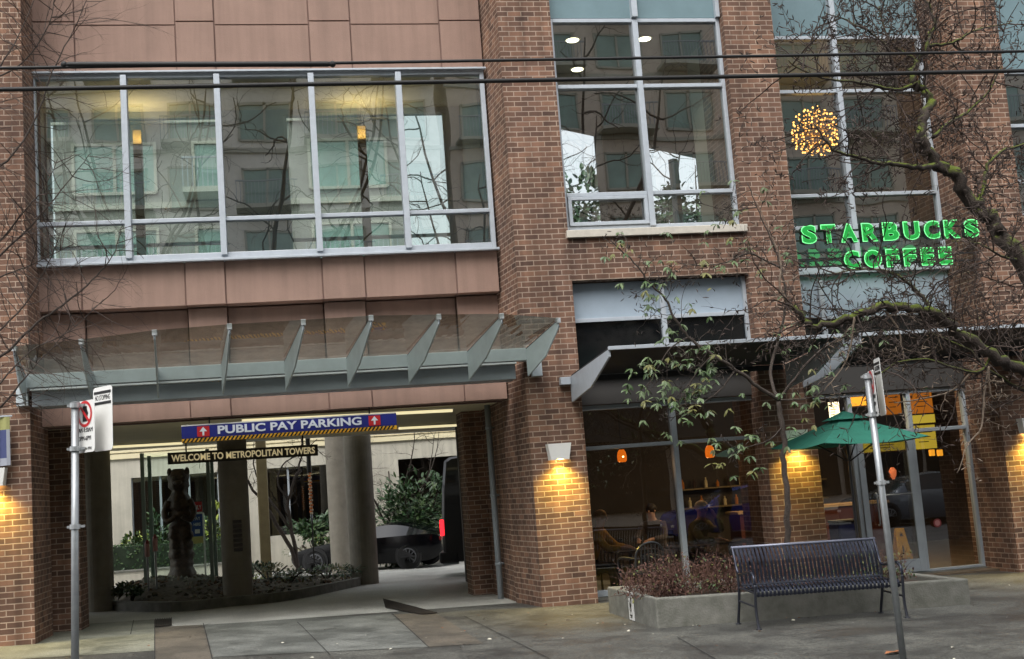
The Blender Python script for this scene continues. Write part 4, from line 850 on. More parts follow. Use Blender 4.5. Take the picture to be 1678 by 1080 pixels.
def seated_person(loc, rz, label, jacket, trousers, hairm, cap=None, arm_up=False, lean=0.1):
    th = thing('person', loc, label, 'person', None, rz)
    L = lean; V = lambda x, y, z: Vector((x, y, z))   # faces -y, seat height .46
    hd = V(0, -0.10 - L, 1.25)
    # body: one skin surface
    vs = [V(0, 0, .52), V(0, -.02 - L * .3, .72), V(0, -.04 - L * .7, .92), V(0, -.06 - L, 1.05), V(0, -.08 - L, 1.13), V(0, -.10 - L, 1.22), V(0, -.115 - L, 1.30)]
    ra = [(.155, .12), (.14, .11), (.165, .11), (.10, .08), .05, (.072, .085), (.066, .08)]
    ed = [(i, i + 1) for i in range(6)]
    def chain(start, pts, rs):
        i0 = start
        for p, r_ in zip(pts, rs): vs.append(p); ra.append(r_); ed.append((i0, len(vs) - 1)); i0 = len(vs) - 1
        return i0
    for sx in (-1, 1):
        up_ = arm_up and sx == 1
        elb = V(sx * .27, -.25 - L, .80) if not up_ else V(sx * .24, -.30 - L, .92)
        wr = V(sx * .12, -.45 - L, .80) if not up_ else V(sx * .12, -.27 - L, 1.16)
        hand = wr + (V(-sx * .03, -.075, -.01) if not up_ else V(-sx * .02, .03, .07))
        h = chain(3, [V(sx * .17, -.06 - L, 1.04), V(sx * .215, -.12 - L, .93), elb, wr, hand], [.065, .055, .045, .03, (.038, .02)])
        dr = (hand - wr).normalized(); sd_ = V(1, 0, 0) if not up_ else V(.8, .6, 0)
        for q in range(4):
            o_ = sd_ * (q - 1.5) * .019; ln = (.035, .043, .04, .03)[q]; chain(h, [hand + dr * .03 + o_, hand + dr * (.035 + ln) + o_ + V(0, 0, -.01), hand + dr * (.04 + ln * 1.6) + o_ + V(0, 0, -.03)], [.010, .009, .008])
        chain(h, [wr + dr * .03 - sd_ * sx * .03, wr + dr * .07 - sd_ * sx * .05], [.011, .009])
        chain(0, [V(sx * .1, -.05, .50), V(sx * .12, -.45, .50), V(sx * .12, -.47, .25), V(sx * .12, -.44, .08), V(sx * .12, -.58, .05)], [.10, .075, .06, .045, .04])
    body = skin_obj('body', vs, ed, ra, SKIN, th)
    # clothing as slightly larger shells over the same skeleton
    jv = [V(0, 0, .50), V(0, -.02 - L * .3, .72), V(0, -.04 - L * .7, .92), V(0, -.06 - L, 1.06), V(0, -.075 - L, 1.11)]; jr = [(.185, .15), (.175, .145), (.195, .14), (.13, .105), (.07, .07)]; je = [(i, i + 1) for i in range(4)]
    for sx in (-1, 1):
        up_ = arm_up and sx == 1
        elb = V(sx * .27, -.25 - L, .80) if not up_ else V(sx * .24, -.30 - L, .92); wr = V(sx * .12, -.45 - L, .80) if not up_ else V(sx * .12, -.27 - L, 1.16)
        i0 = 3
        for p, r_ in zip([V(sx * .17, -.06 - L, 1.03), V(sx * .215, -.12 - L, .93), elb, elb.lerp(wr, .9)], [.085, .075, .066, .05]): jv.append(p); jr.append(r_); je.append((i0, len(jv) - 1)); i0 = len(jv) - 1
    skin_obj('jacket', jv, je, jr, jacket, th)
    tv = [V(0, .02, .50)]; tr = [(.17, .13)]; te = []
    for sx in (-1, 1):
        i0 = 0
        for p, r_ in zip([V(sx * .1, -.05, .50), V(sx * .12, -.45, .50), V(sx * .12, -.475, .25), V(sx * .12, -.44, .11)], [.115, .09, .075, .065]): tv.append(p); tr.append(r_); te.append((i0, len(tv) - 1)); i0 = len(tv) - 1
    skin_obj('trousers', tv, te, tr, trousers, th)
    f = Vector((0, -.115 - L, 1.28))
    mb = MB(); mb.ball(f + Vector((0, .018, .03)), (.092, .105, .095), 0, 14, 9); mb.build('hair', hairm, th, smooth=True, local=True)
    mb = MB(); mb.ball(f + Vector((0, -.085, -.02)), (.014, .024, .022)); mb.ball(f + Vector((.077, 0, -.015)), (.012, .02, .03)); mb.ball(f + Vector((-.077, 0, -.015)), (.012, .02, .03)); mb.build('nose_and_ears', SKIN, th, smooth=True, local=True)
    mb = MB()
    for sx in (-1, 1): mb.ball(f + Vector((sx * .03, -.079, .002)), (.012, .008, .007))
    mb.build('eyes', BLACK, th, local=True); mb = MB(); mb.ball(f + Vector((0, -.078, -.055)), (.024, .008, .006)); mb.build('mouth', mat('lips', lin((150, 84, 76)), 0.5), th, local=True)
    if cap:
        mb = MB(); mb.ball(f + Vector((0, .01, .05)), (.100, .112, .09), 0, 14, 9); mb.obox(f + Vector((0, -.13, .055)), (.07, 0, 0), (0, .05, -.008), (0, 0, .006)); mb.build('cap', cap, th, smooth=True, local=True)
    return th
# ================================================================== SHOP INTERIOR
zf = -0.12
def table(x, y, label):
    th = thing('cafe_table', (x, y, zf), label, 'table', 'small dark cafe tables inside the shop window')
    mb = MB(); mb.box(-.35, .35, -.30, .30, .72, .75); mb.build('tabletop', mat('dark_table', lin((60, 52, 46)), 0.4), th, local=True, bevel=0.006)
    mb = MB(); mb.tube([(0, 0, .02), (0, 0, .72)], .03, 10); mb.build('leg', BLACK, th, local=True); mb = MB(); mb.lathe((0, 0, 0), [(.24, 0), (.22, .02), (.03, .05)], 16); mb.build('base', BLACK, th, local=True); return th
def chair(x, y, rz, label, m=BLACK):
    th = thing('cafe_chair', (x, y, zf), label, 'chair', 'dark slat back chairs inside the shop window', rz)
    mb = MB(); mb.box(-.21, .21, -.21, .21, .43, .46); mb.build('seat', m, th, local=True, bevel=0.008)
    mb = MB(); mb.box(-.21, .21, .20, .225, .80, .90)
    for k in range(7): mb.box(-.19 + k * .06, -.175 + k * .06, .203, .222, .46, .80)
    mb.build('backrest', m, th, local=True)
    for sx in (-1, 1):
        for sy in (-1, 1): mb = MB(); mb.tube([(sx * .19, sy * .19, .43), (sx * .2, sy * .21, 0)], .013, 6); mb.build('leg', m, th, local=True)
    return th
P1 = px(1140, 862, 1.75); P2 = px(968, 880, 1.5); P3 = px(1085, 850, 2.3)
OLIVE = mat('olive_jacket', lin((136, 126, 84)), 0.85, var=0.15, vscale=12); MUST = mat('mustard_jacket', lin((206, 160, 62)), 0.8, var=0.1, vscale=12); NAVY = mat('navy_cloth', lin((38, 42, 60)), 0.85); HAIRB = mat('blond_hair', lin((200, 170, 120)), 0.7); HAIRD = mat('dark_hair', lin((44, 34, 28)), 0.6); CAPW = mat('pale_cap', lin((220, 208, 190)), 0.8)
seated_person((P1.x - 0.05, 1.75, zf), rad(35), 'person in olive jacket and pale cap seated right of the shop window mullion, hand raised', OLIVE, NAVY, HAIRB, CAPW, True)
seated_person((P2.x - 0.1, 1.55, zf), rad(60), 'person in mustard yellow jacket seated at the left edge of the shop window', MUST, NAVY, mat('tawny_hair', lin((190, 150, 96)), 0.7), None, False, 0.2)
seated_person((P3.x + .25, 3.4, zf), rad(-40), 'person in dark clothing seated farther back between the two others', mat('grey_coat', lin((92, 84, 82)), 0.85), NAVY, HAIRD, None, False, 0.15)
chair(P1.x - 0.05, 1.8, rad(35), 'dark slat back chair under the person in the olive jacket'); chair(P2.x - 0.1, 1.6, rad(60), 'dark slat back chair under the person in the mustard jacket'); chair(P3.x + .25, 3.45, rad(-40), 'dark slat back chair under the person in dark clothing'); chair(1.55, 2.1, rad(180), 'empty dark slat back chair with its back to the window left of the mullion')
table(P1.x - 0.35, 1.15, 'small dark table in front of the person in the olive jacket'); table(P2.x + 0.55, 1.25, 'small dark table beside the person in the mustard jacket'); table(3.35, 1.3, 'small dark table at the right end of the shop window')
# black metal patio chair outside
PCx = px(1022, 930, -0.35); 
th = thing('patio_chair', (1.33, -0.55, gz(1.3, 0)), 'black metal armchair standing outside between the brick pier and the planter', 'chair', None, rad(200))
mb = MB(); mb.box(-.22, .22, -.21, .21, .42, .445); mb.build('seat', BLACK, th, local=True)
mb = MB(); mb.tube(crom([(-.23, .2, .44), (-.23, .24, .72), (-.1, .27, .84), (.1, .27, .84), (.23, .24, .72), (.23, .2, .44)], 4), .014, 6)
for k in range(6): mb.bar((-.15 + k * .06, .22, .45), (-.15 + k * .06, .262, .82), .012, .012)
mb.build('backrest', mat('chair_rim', lin((70, 72, 74)), 0.3, 0.6), th, local=True)
for sx in (-1, 1):
    mb = MB(); mb.tube(crom([(sx * .23, .2, .64), (sx * .25, -.05, .66), (sx * .24, -.2, .62), (sx * .23, -.2, .44)], 4), .013, 6); mb.build('armrest', BLACK, th, local=True)
    for sy in (-1, 1): mb = MB(); mb.tube([(sx * .21, sy * .2, .43), (sx * .23, sy * .23, 0)], .013, 6); mb.build('leg', BLACK, th, local=True)
# pendants
ORG = mat('amber_glass_lit', lin((220, 110, 30)), 0.25, emit=lin((255, 120, 24)), estr=0.55)
for (x, y), lb in (((1019, 747), 'amber glass pendant lamp in the left pane of the shop window'), ((1163, 740), 'amber glass pendant lamp in the right pane of the shop window')):
    P = px(x, y, 1.7); th = thing('pendant_lamp', tuple(P), lb, 'pendant lamp', 'amber pendants inside the shop window')
    mb = MB(); mb.lathe((0, 0, 0), [(.04, .10), (.065, .06), (.078, 0), (.074, -.08), (.055, -.10)], 16); mb.build('shade', ORG, th, smooth=True, local=True)
    mb = MB(); mb.ball((0, -.055, -.015), .026); mb.ball((.024, -.05, .025), .016); mb.build('bulb', mat('bulb_lit', (1, .8, .4), 0.5, emit=(1, .7, .25), estr=7), th, local=True)
    mb = MB(); mb.tube([(0, 0, .10), (0, 0, 3.9 - P.z)], .006, 6); mb.build('cord', BLACK, th, local=True)
    lamp('pendant_light', 'POINT', (P.x, P.y + 0.25, P.z - .22), 3.5, (1, .55, .2), None, .06)
# counter, back shelves, menu
th = thing('shop_counter', (6.3, 5.0, zf), 'dark brown service counter with pale top at the back of the shop', 'counter')
mb = MB(); mb.box(4.9, 7.9, 4.9, 5.5, zf, .9); mb.build('front', mat('counter_brown', lin((96, 48, 34)), 0.5, var=.1), th); mb = MB(); mb.box(4.85, 7.95, 4.84, 5.55, .902, .95); mb.build('counter_top', mat('counter_top', lin((190, 160, 110)), 0.4), th)
def lit_panel(x0y0, x1y1, Y, name, label, col, st, bars=True):
    a, b = px(*x0y0, Y), px(*x1y1, Y); th = thing(name, ((a.x + b.x) / 2, Y, (a.z + b.z) / 2), label, 'menu board', 'backlit amber boards inside the entrance')
    mb = MB(); mb.box(a.x, b.x, Y, Y + .05, b.z, a.z); mb.build('lit_face', mat(name + str(x0y0[0]), tuple(c * .8 for c in col), .6, emit=col, estr=st, var=0), th)
    mb = MB()
    for z in (a.z + .012, b.z - .012): mb.box(a.x - .02, b.x + .02, Y - .01, Y + .05, z - .012, z + .012)
    if bars:
        for k in range(3): zz = a.z - (a.z - b.z) * (.3 + .2 * k); mb.box(a.x + (b.x - a.x) * .2, a.x + (b.x - a.x) * (.85 - .1 * k), Y - .004, Y - .001, zz - .008, zz + .008)
    mb.build('trim', mat('dark_trim', lin((70, 46, 24)), .6), th)
AMB = lin((226, 150, 40)); AMB2 = lin((196, 112, 20)); YEL2 = lin((206, 180, 60))
lit_panel((1492, 640), (1530, 676), 4.5, 'menu_board', 'square amber lit board above the entrance door, upper of the column', AMB2, .42)
lit_panel((1493, 681), (1533, 692), 4.5, 'menu_board', 'narrow yellow lit board just under the square amber one', YEL2, .5, False)
lit_panel((1495, 698), (1536, 734), 4.5, 'menu_board', 'yellow lit board right of the umbrella, lowest of the column', YEL2, .4)
lit_panel((1390, 645), (1420, 664), 3.2, 'menu_board', 'small bright amber lit board over the umbrella peak', AMB, 1.0, False)
lit_panel((1449, 640), (1478, 678), 4.5, 'menu_board', 'amber lit board behind the signs of the tilted post', AMB2, .30)
lit_panel((1410, 722), (1484, 737), 4.5, 'menu_board', 'long yellow lit board showing under the umbrella edge', YEL2, .35)
for x, y, lb in ((1527, 742, 'left of the pair'), (1540, 742, 'right of the pair')):
    P = px(x, y, 4.0); th = thing('shelf_lamp', tuple(P), 'small amber lit box inside the right door pane, ' + lb, 'lamp', 'small amber boxes'); mb = MB(); mb.box(-.045, .045, -.04, .04, -.06, .06); mb.build('shade', mat('amber_box', AMB, .5, emit=AMB, estr=.8), th, local=True, bevel=.01); mb = MB(); mb.box(-.05, .05, -.045, .045, .061, .075); mb.build('lid', BLACK, th, local=True)
P = px(1367, 672, 2.5); th = thing('white_notice', tuple(P), 'white menu notice hanging behind the glass left of the amber board', 'notice'); mb = MB(); mb.box(-.10, .10, 0, .012, -.14, .14); mb.build('sheet', WHITE, th, local=True); mb = MB()
for k in range(4): mb.box(-.07, .06 - .02 * k, -.002, -.0005, .05 - .045 * k, .065 - .045 * k)
mb.build('lines', mat('grey_ink', lin((90, 96, 96)), .6), th, local=True); mb = MB(); mb.tube([(0, .006, .14), (0, .006, .6)], .004, 5); mb.build('cord', BLACK, th, local=True)
# shelf with jars on the counter back
th = thing('back_shelf', (6.3, 7.6, .9), 'dark wall shelf with rows of bottles at the back of the shop', 'shelf')
mb = MB()
for z in (1.0, 1.4): mb.box(4.6, 7.9, 7.45, 7.79, z, z + .03)
mb.build('board', WOOD, th)
rng = random.Random(5)
mats_b = [mat('jar_amber', lin((190, 120, 50)), .3), mat('jar_cream', lin((210, 196, 160)), .4), mat('jar_dark', lin((60, 44, 34)), .3)]
for k in range(24):
    x = 4.7 + k * .13; h = rng.uniform(.14, .24); z = 1.03 if k % 2 else 1.43; b_ = MB(); b_.lathe((0, 0, 0), [(.035, 0), (.037, h * .65), (.016, h * .8), (.016, h)], 10); o = b_.build('bottle', mats_b[k % 3], None, local=True); o.location = (x, 7.6, z); tag(o, 'small bottle standing on the dark back shelf of the shop', 'bottle', 'bottles on the back shelf')
lamp('counter_light', 'AREA', (6.3, 4.6, 2.7), 36, (1, .62, .25), None, 1.6, .5, (0, 0, 0))
lamp('entry_fill', 'AREA', (5.9, 1.45, 3.2), 60, (1, .75, .45), None, 1.4, .3, (rad(35), 0, 0))  # unseen fill behind the header, added to brighten the bin and floor sign
lamp('shop_light', 'AREA', (2.3, 3.4, 3.6), 6, (1, .8, .6), None, 1.5, .8, (0, 0, 0))
# recycling bin, wet floor sign
P = px(1385, 855, 2.0)
th = thing('blue_bin', (P.x, 2.05, zf), 'dark blue waste bin with a white ring mark just inside the entrance', 'bin')
mb = MB(); mb.box(-.2, .2, -.2, .2, 0, .85); mb.build('body', mat('bin_blue', lin((34, 44, 110)), .45), th, local=True, bevel=.03)
mb = MB(); mb.box(-.21, .21, -.21, .21, .852, .90); mb.build('lid', BLACK, th, local=True, bevel=.02)
mb = MB()
for k in range(24):
    t0, t1 = 2 * math.pi * k / 24, 2 * math.pi * (k + 1) / 24; mb.quad(*[(.05 + R_ * math.cos(t), -.204, .42 + R_ * math.sin(t)) for t, R_ in ((t0, .085), (t1, .085), (t1, .10), (t0, .10))])
mb.build('ring_mark', mat('pale_mark', lin((150, 158, 180)), .5), th, local=True)
P0 = px(1480, 906, 2.3); zb0 = P0.z
th = thing('wet_floor_sign', (P0.x, 2.35, zf), 'yellow folding wet floor sign standing inside the glass door', 'floor sign')
YW2 = mat('sign_yellow_plastic', lin((246, 188, 20)), .45)
for s_ in (-1, 1):
    mb = MB(); mb.prism([(-.15, s_ * .13, 0), (-.09, s_ * .13, 0), (-.06, s_ * .12, .04), (.06, s_ * .12, .04), (.09, s_ * .13, 0), (.15, s_ * .13, 0), (.075, s_ * .01, .66), (-.075, s_ * .01, .66)], (0, s_ * .012, 0)); pnl = mb.build('panel', YW2, th, local=True)
mb = MB()
def onp(x, z): return (x, -.148 + .12 * z / .66 - .006, z)
mb.prism([onp(-.03, .53), onp(.03, .53), onp(0, .60)], (0, -.002, 0)); mb.prism([onp(-.04, .25), onp(-.015, .25), onp(.0, .30), onp(.0, .37), onp(-.02, .37)], (0, -.002, 0)); mb.build('black_marks', BLACK, th, local=True)
mb = MB(); text_mesh(mb, 'CAUTION', (-.055, -.058, .44), (1, 0, 0), (0, .18, .98), .11, .035, .003); text_mesh(mb, 'WET FLOOR', (-.085, -.125, .12), (1, 0, 0), (0, .18, .98), .17, .04, .003); mb.build('lettering', BLACK, th, local=True)
P = px(1536, 857, 0.95); th = thing('door_sticker', tuple(P), 'round dark red sticker on the entrance glass', 'sticker'); mb = MB(); mb.lathe((0, 0, 0), [(.07, 0), (.07, .003)], 20, axis=(0, -1, 0)); mb.build('disc', mat('sticker_red', lin((120, 50, 52)), .5), th, local=True); mb = MB(); mb.lathe((0, -.004, 0), [(.045, 0), (.045, .001)], 20, axis=(0, -1, 0)); mb.build('disc_centre', mat('sticker_pink', lin((160, 110, 110)), .5), th, local=True)
# orange glow lamp seen in the door
P = px(1463, 775, 3.6); th = thing('orange_lamp', tuple(P), 'small orange glass lamp glowing behind the entrance door', 'lamp'); mb = MB(); mb.lathe((0, 0, 0), [(.03, .10), (.07, .04), (.06, -.04), (.02, -.12)], 12); mb.build('shade', mat('coral_glass', lin((240, 130, 80)), .3, emit=lin((250, 130, 80)), estr=.7), th, local=True, smooth=True); mb = MB(); mb.tube([(0, 0, .1), (0, 0, 3.9 - P.z)], .006, 5); mb.build('cord', BLACK, th, local=True)
# dandelion chandelier
P = px(1337, 216, 2.4)
th = thing('globe_chandelier', tuple(P), 'round amber chandelier of many small bulbs behind the upper window', 'chandelier')
mb = MB(); mb.ball((0, 0, 0), .06); mb.tube([(0, 0, .06), (0, 0, 8.87 - P.z)], .01, 6); mb.build('hub', mat('brass', lin((150, 110, 50)), .3, .8), th, local=True)
BULB = mat('amber_bulb', (1, .7, .3), .4, emit=(1, .46, .10), estr=2.2)
proto = None; rods = MB(); ga = math.pi * (3 - 5 ** .5); NB = 100
for k in range(NB):
    z = 1 - 2 * (k + .5) / NB; r_ = (1 - z * z) ** .5; dv = Vector((math.cos(ga * k) * r_, math.sin(ga * k) * r_, z)); rr_ = .41 + .05 * ((k * 7) % 5) / 5
    rods.tube([dv * .05, dv * rr_], .003, 4)
    if proto is None: mb = MB(); mb.ball((0, 0, 0), .018, 0, 8, 6); proto = mb.build('bulb', BULB, th, local=True, smooth=True); q = proto
    else: q = proto.copy(); COL.objects.link(q)
    q.location = dv * rr_
x2 = MB()
for k in range(150):
    z = 1 - 2 * (k + .5) / 150; r_ = (1 - z * z) ** .5; dv = Vector((math.cos(ga * k + 1) * r_, math.sin(ga * k + 1) * r_, z)); x2.ball(dv * (.29 + .15 * ((k * 11) % 7) / 7), .013, 0, 6, 4)
x2 = x2.build('small_bulbs', mat('dim_amber_bulb', (1, .6, .2), .4, emit=(1, .42, .08), estr=1.5), th, local=True, smooth=True); x2['kind'] = 'stuff'
rods.build('rods', mat('brass', (0, 0, 0)), th, local=True)
lamp('chandelier_light', 'POINT', tuple(P), 12, (1, .62, .2), None, .35)

# ================================================================== COURTYARD
def leaf_cloud(mb, c, rad_, n, L, W, rng, nm=2, hollow=.55, flat=0.0, clumps=None):
    c = Vector(c)
    cl = clumps or [(rng.gauss(0, .45), rng.gauss(0, .45), rng.gauss(0, .4)) for _ in range(max(6, n // 70))]
    for k in range(n):
        b = cl[k % len(cl)]
        p = Vector((b[0] + rng.gauss(0, .22), b[1] + rng.gauss(0, .22), b[2] + rng.gauss(0, .2)))
        if p.length > 1.15: p *= 1.1 / p.length
        q = c + Vector((p.x * rad_[0], p.y * rad_[1], p.z * rad_[2]))
        dv = (p + Vector((rng.uniform(-.8, .8), rng.uniform(-.8, .8), rng.uniform(-.5, .6)))); nv = Vector((rng.uniform(-.6, .6), rng.uniform(-.8, .2), 1))
        s_ = rng.uniform(.7, 1.3); mb.leaf(q, dv if dv.length > .1 else (0, 0, 1), nv, L * s_, W * s_, (k % len(cl)) % nm if rng.random() < .7 else rng.randrange(nm))
def shrub(name, x, y, z, r, n, L, W, mats_, label, seed, group=None, stems=5):
    rng = random.Random(seed); th = thing(name, (x, y, z), label, 'shrub', group)
    mb = MB(); leaf_cloud(mb, (x, y, z + r[2] * .95), r, n, L, W, rng, len(mats_)); mb.build('foliage', mats_, th, normals=False)
    mb = MB()
    for k in range(stems): a = rng.uniform(0, 6.28); mb.tube(crom([(x, y, z - .1), (x + math.cos(a) * r[0] * .3, y + math.sin(a) * r[1] * .3, z + r[2] * .7), (x + math.cos(a) * r[0] * .7, y + math.sin(a) * r[1] * .7, z + r[2] * 1.5)], 3), [.025 - .0015 * i for i in range(7)], 5)
    mb.build('stems', BARK, th); return th
def gy(x, y): return gz(x, y)
# planted island: kerb + mound
kl = [gp(*p) for p in [(172, 1000), (280, 1003), (380, 994), (480, 983), (590, 960)]]
th = thing('planted_island', (-4.6, 7.5, 0), 'low planted island with curved concrete kerb and dark mulch under the columns', 'planter')
fr = crom([(p.x, p.y, 0) for p in kl], 6); ctr = Vector((-4.6, 8.2, 0))
ringo = list(fr); last = fr[-1]; first = fr[0]
back = crom([last, (last.x + .1, last.y + 2.2, 0), (-3.2, 11.8, 0), (-5.6, 12.3, 0), (-7.7, 10.5, 0), (first.x - .35, first.y + 2, 0), first], 6)
ringo += back[1:-1]
inner = [p + (ctr - p).normalized() * .15 for p in ringo]
mb = MB(); n = len(ringo); kh = .17
vs = [(p.x, p.y, gz(p.x, p.y) - .05) for p in ringo] + [(p.x, p.y, gz(p.x, p.y) + kh) for p in ringo] + [(p.x, p.y, gz(p.x, p.y) + kh) for p in inner] + [(p.x, p.y, gz(p.x, p.y)) for p in inner]
mb.add(vs, [(k * n + i, k * n + (i + 1) % n, (k + 1) * n + (i + 1) % n, (k + 1) * n + i) for k in range(3) for i in range(n)]); mb.build('kerb', CONC, th, bevel=.01)
rng = random.Random(3); mb = MB(); rings = 14; vs = []
def mound(x, y): return gz(x, y) + .08 + .42 * math.exp(-(((x + 5.9) / 1.6) ** 2 + ((y - 8.0) / 1.9) ** 2)) + .10 * math.exp(-(((x + 3.2) / 1.2) ** 2 + ((y - 9.0) / 2) ** 2))
for k in range(rings + 1):
    t = k / rings
    for p in inner: q = p.lerp(ctr, t * .999); vs.append((q.x, q.y, mound(q.x, q.y) * (min(1, t * 5)) + (gz(q.x, q.y) + .08) * (1 - min(1, t * 5)) + rng.uniform(-.012, .022)))
mb.add(vs, [(k * n + i, k * n + (i + 1) % n, (k + 1) * n + (i + 1) % n, (k + 1) * n + i) for k in range(rings) for i in range(n)])
mb.build('mulch', mat('dark_mulch', lin((84, 78, 66)), .95, var=.55, vscale=14, bump=1.0, bscale=26), th)
mb = MB()
for k in range(1500):
    a = rng.uniform(0, 1); i = rng.randrange(n); q = inner[i].lerp(ctr, a ** .8); s_ = rng.uniform(.012, .04); z = mound(q.x, q.y) + s_ * .3
    u = Vector((rng.uniform(-1, 1), rng.uniform(-1, 1), rng.uniform(-.4, .4))).normalized() * s_; v_ = u.orthogonal().normalized() * s_ * rng.uniform(.4, .9); w_ = u.cross(v_).normalized() * s_ * .5
    mb.obox((q.x, q.y, z), u, v_, w_, rng.randrange(3))
st = mb.build('stones', [mat('stone_grey', lin((128, 126, 112)), .9), mat('stone_dark', lin((70, 66, 56)), .9), mat('bark_chip', lin((96, 76, 56)), .9)], th); st['kind'] = 'stuff'
# carved dark totem in a glass case
sx_, sy_ = px(297, 900, 7.9).x, 7.9; sz = mound(sx_, sy_) - .02
TOT = mat('dark_carved_wood', lin((74, 54, 43)), .55, spec=.4, var=.5, vscale=16, bump=.8, bscale=24)
th = thing('carved_figure', (sx_, sy_, sz), 'tall dark carved wooden figure standing in a glass case on the island', 'statue')
mb = MB(); K = 22
def prof_r(t):
    pts = [(0, .26), (.06, .25), (.10, .20), (.16, .23), (.30, .22), (.42, .24), (.5, .20), (.56, .23), (.70, .235), (.76, .16), (.80, .14), (.84, .19), (.92, .20), (.97, .17), (1.0, .09)]
    for (a, ra_), (b, rb) in zip(pts, pts[1:]):
        if a <= t <= b: return ra_ + (rb - ra_) * (t - a) / (b - a)
    return .1
HT = px(297, 768, 7.9).z - sz; ns = 60; vs = []
for i in range(ns + 1):
    t = i / ns
    for k in range(K):
        a = 2 * math.pi * k / K; g = 1 + .07 * math.sin(a * 6 + t * 9) + .06 * math.sin(t * 70) + .05 * rng.uniform(-1, 1)
        if .15 < t < .48: g *= 1 - .38 * max(0, math.cos(a + math.pi / 2)) ** 6      # the split between the legs
        vs.append((sx_ + prof_r(t) * g * math.cos(a), sy_ + prof_r(t) * g * math.sin(a), sz + HT * t))
mb.add(vs, [(i * K + k, i * K + (k + 1) % K, (i + 1) * K + (k + 1) % K, (i + 1) * K + k) for i in range(ns) for k in range(K)] + [tuple(ns * K + k for k in range(K))]); mb.build('body', TOT, th, smooth=True)
for s_ in (-1, 1):
    mb = MB(); mb.tube(crom([(sx_ + s_ * .2, sy_ - .08, sz + HT * .70), (sx_ + s_ * .28, sy_ - .14, sz + HT * .60), (sx_ + s_ * .22, sy_ - .24, sz + HT * .52), (sx_ + s_ * .06, sy_ - .26, sz + HT * .56)], 4), [.07, .07, .066, .066, .066, .06, .06, .056, .055, .05, .05, .05, .05], 8); mb.build('arm', TOT, th, smooth=True)
    mb = MB(); mb.ball((sx_ + s_ * .17, sy_, sz + HT * .97), (.05, .05, .09)); mb.build('ear', TOT, th, smooth=True)
mb = MB(); mb.ball((sx_, sy_ - .2, sz + HT * .87), (.09, .09, .05)); mb.build('muzzle', TOT, th, smooth=True)
mb = MB()
for s_ in (-1, 1): mb.ball((sx_ + s_ * .08, sy_ - .185, sz + HT * .92), .028)
mb.build('eyes', mat('dull_gold', lin((96, 84, 56)), .4), th)
gc = thing('glass_case', (sx_, sy_, sz), 'tall glass case with grey corner posts around the carved figure', 'display case')
wx = .62; hC = px(240, 745, 7.9).z - sz
for (dx_, dy_) in ((-1, -1), (1, -1), (1, 1), (-1, 1)):
    mb = MB(); mb.box(sx_ + dx_ * wx - .035, sx_ + dx_ * wx + .035, sy_ + dy_ * wx - .035, sy_ + dy_ * wx + .035, sz - .15, sz + hC); mb.build('corner_post', mat('case_post', lin((120, 136, 126)), .4, .2), gc)
mb = MB()
for s_ in (-1, 1): mb.quad((sx_ - wx + .04, sy_ + s_ * wx, sz - .1), (sx_ + wx - .04, sy_ + s_ * wx, sz - .1), (sx_ + wx - .04, sy_ + s_ * wx, sz + hC), (sx_ - wx + .04, sy_ + s_ * wx, sz + hC)); mb.quad((sx_ + s_ * wx, sy_ - wx + .04, sz - .1), (sx_ + s_ * wx, sy_ + wx - .04, sz - .1), (sx_ + s_ * wx, sy_ + wx - .04, sz + hC), (sx_ + s_ * wx, sy_ - wx + .04, sz + hC))
mb.build('pane', GLASS_CASE, gc, normals=False)
# red, blue and yellow notice board on a post
YN = 9.3; a, b = px(316, 823, YN), px(334, 905, YN); th = thing('notice_board', ((a.x + b.x) / 2, YN, mound((a.x + b.x) / 2, YN)), 'upright red, white and blue notice board on a white post behind the carved figure', 'sign')
H_ = a.z - b.z; z1 = a.z
mb = MB(); mb.box(a.x - .06, b.x, YN, YN + .03, z1 - H_ * .20, z1); rb = mb.build('red_panel', SIGNR, th); mb = MB(); mb.box(a.x - .06, b.x, YN, YN + .03, z1 - H_ * .24, z1 - H_ * .202); mb.build('white_strip', WHITE, th)
mb = MB(); mb.box(a.x - .06, b.x, YN, YN + .03, z1 - H_ * .68, z1 - H_ * .242); bb = mb.build('blue_panel', mat('notice_blue', lin((48, 76, 140)), .5), th); mb = MB(); mb.box(a.x - .06, b.x, YN, YN + .03, z1 - H_ * .82, z1 - H_ * .682); mb.build('yellow_panel', mat('notice_yellow', lin((190, 180, 110)), .6), th)
mb = MB(); mb.box(b.x + .002, b.x + .035, YN - .01, YN + .04, th.location.z - .1, z1 - H_ * .22); mb.build('post', WHITE, th)
mb = MB(); text_mesh(mb, 'ONLY', (a.x - .03, YN - .004, z1 - H_ * .15), (1, 0, 0), (0, 0, 1), .2, .09, .004, .01); mb.build('lettering', WHITE, rb)
mb = MB(); text_mesh(mb, 'PAY', (a.x + .0, YN - .004, z1 - H_ * .36), (1, 0, 0), (0, 0, 1), .14, .07, .004, .01); text_mesh(mb, 'HERE', (a.x + .0, YN - .004, z1 - H_ * .47), (1, 0, 0), (0, 0, 1), .14, .06, .004, .01); mb.box(a.x + .02, a.x + .12, YN - .004, YN - .001, z1 - H_ * .62, z1 - H_ * .54); mb.build('lettering', WHITE, bb)
